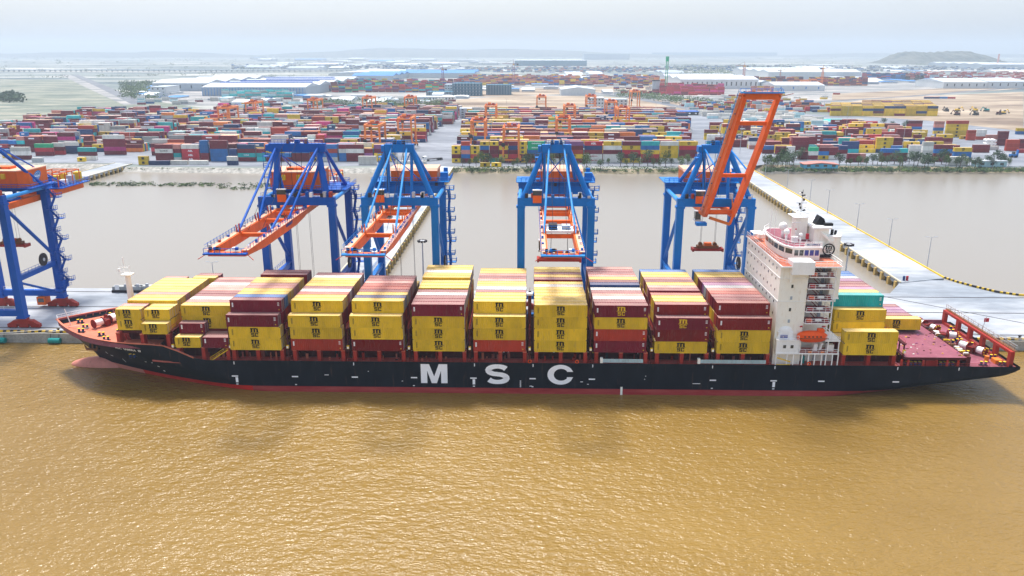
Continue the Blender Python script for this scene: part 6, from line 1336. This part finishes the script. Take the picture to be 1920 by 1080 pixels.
for nm, a, c, y0, y1, n, lab in (('mangrove_patch', 168, 290, 343, 349, 70, 'strip of green reeds in the shallow water at the left'), ('mangrove_patch', 298, 400, 344, 350, 60, 'second strip of green reeds, left of the faceted crane'), ('mangrove_patch', 410, 560, 345, 356, 90, 'clumps of green reeds beside the faceted crane')):
    b = MB()
    for i in range(n): x, y = gp(random.uniform(a, c), random.uniform(y0, y1), 0); r = random.uniform(.5, 1.5); leaves(b, (x, y, r*.4), (r*2, r, r*.7), 14, random.choice(('leaf', 'leafd')), (.2, .45))
    prop(b.build(nm, org=(0, 0, 0)), lab, 'reeds', None, 'stuff')
b = MB()
for i in range(2300):
    q = random.random()
    if q < .3: px, py = random.uniform(590, 830), random.uniform(192, 212)
    elif q < .45: px = random.uniform(1160, 1420); py = 176+(px-1160)*.115+random.uniform(-5, 5)
    elif q < .6: px, py = random.uniform(230, 300), random.uniform(155, 185)
    elif q < .8: px, py = random.uniform(1250, 1500), random.uniform(124, 142)
    else: px = random.uniform(0, 1919); py = random.choice((108, 112, 117, 124, 131, 143))+2.5*math.sin(px*.013)+random.uniform(-1.2, 1.2)
    x, y = gp(px, py); r = random.uniform(2, 5)*(1+y/2500); leaves(b, (x, y, 2.8+r*.45), (r*1.9, r, r*.6), 14, random.choice(('leafd', 'leaf')), (r*.1, r*.24))
for i in range(60): x, y = gp(random.gauss(20, 10), random.uniform(182, 192)); leaves(b, (x, y, 8), (9, 12, 6), 12, 'leafd', (1.5, 3))
prop(b.build('distant_trees', org=(0, 0, 0)), 'scattered far trees and hedges of the hazy plain', 'trees', None, 'stuff')
# hills
def hill(name, px0, px1, yb, yt, prof, dep=900):
    x0, y0 = gp(px0, yb); x1, _ = gp(px1, yb); H = hz((px0+px1)/2, yt, y0)-2.8; b = MB(); n = 48; rows = 10; i0 = 0; random.seed(int(px0))
    ph = [random.uniform(0, 6) for _ in range(4)]
    def P(i, j):
        t = i/n; s = j/rows; g = lerp(prof, t)*math.sin(math.pi*min(.5, s)*1.0)**.8 if s <= .5 else lerp(prof, t)*math.sin(math.pi*s)**.8
        g *= 1+.06*math.sin(t*23+ph[0])+.06*math.sin(t*47+s*11+ph[1])+.05*math.sin(t*97+s*23+ph[3]); return (x0+(x1-x0)*t, y0+dep*s+60*math.sin(t*9+ph[2]), 2.5+max(0, H*g))
    for i in range(n):
        for j in range(rows): b.face([P(i, j), P(i+1, j), P(i+1, j+1), P(i, j+1)], 'hill')
    prop(b.build(name, org=(0, 0, 0)), kind=STRUCT)
hill('hill', 1725, 1925, 122, 95.5, [(0, 0), (.06, .3), (.1, .42), (.17, .8), (.22, .93), (.3, .86), (.42, .9), (.5, .84), (.6, .92), (.66, 1), (.71, .97), (.75, .78), (.8, .8), (.86, .6), (.93, .5), (1, 0)])
hill('hills', -300, 520, 108, 97, [(0, .6), (.3, .7), (.5, .9), (.7, 1), (.85, .6), (1, 0)], 1500)
hill('hills', 380, 1400, 108, 89, [(0, 0), (.2, .6), (.32, 1), (.4, .8), (.55, .9), (.75, .5), (1, 0)], 1500)
hill('hills', 1400, 2200, 107, 97, [(0, 0), (.3, .7), (.6, .5), (1, .6)], 1200)

# ------------------------------------------------------------------ haze
def haze():
    b = MB(); b.box(-9300, 9300, -700, 14200, -3, 235, 'white'); o = b.build('haze', org=(0, 0, 0)); o.data.materials.clear()
    m = bpy.data.materials.new('haze_air'); m.use_nodes = True; n = m.node_tree; n.nodes.clear()
    out = n.nodes.new('ShaderNodeOutputMaterial'); v = n.nodes.new('ShaderNodeVolumePrincipled'); v.inputs['Density'].default_value = 1.35e-4
    v.inputs['Color'].default_value = (.74, .87, 1, 1); v.inputs['Anisotropy'].default_value = .2
    n.links.new(v.outputs[0], out.inputs['Volume']); o.data.materials.append(m); prop(o, kind='stuff', label='pale blue haze filling the air over the port', cat='haze'); return o
haze()
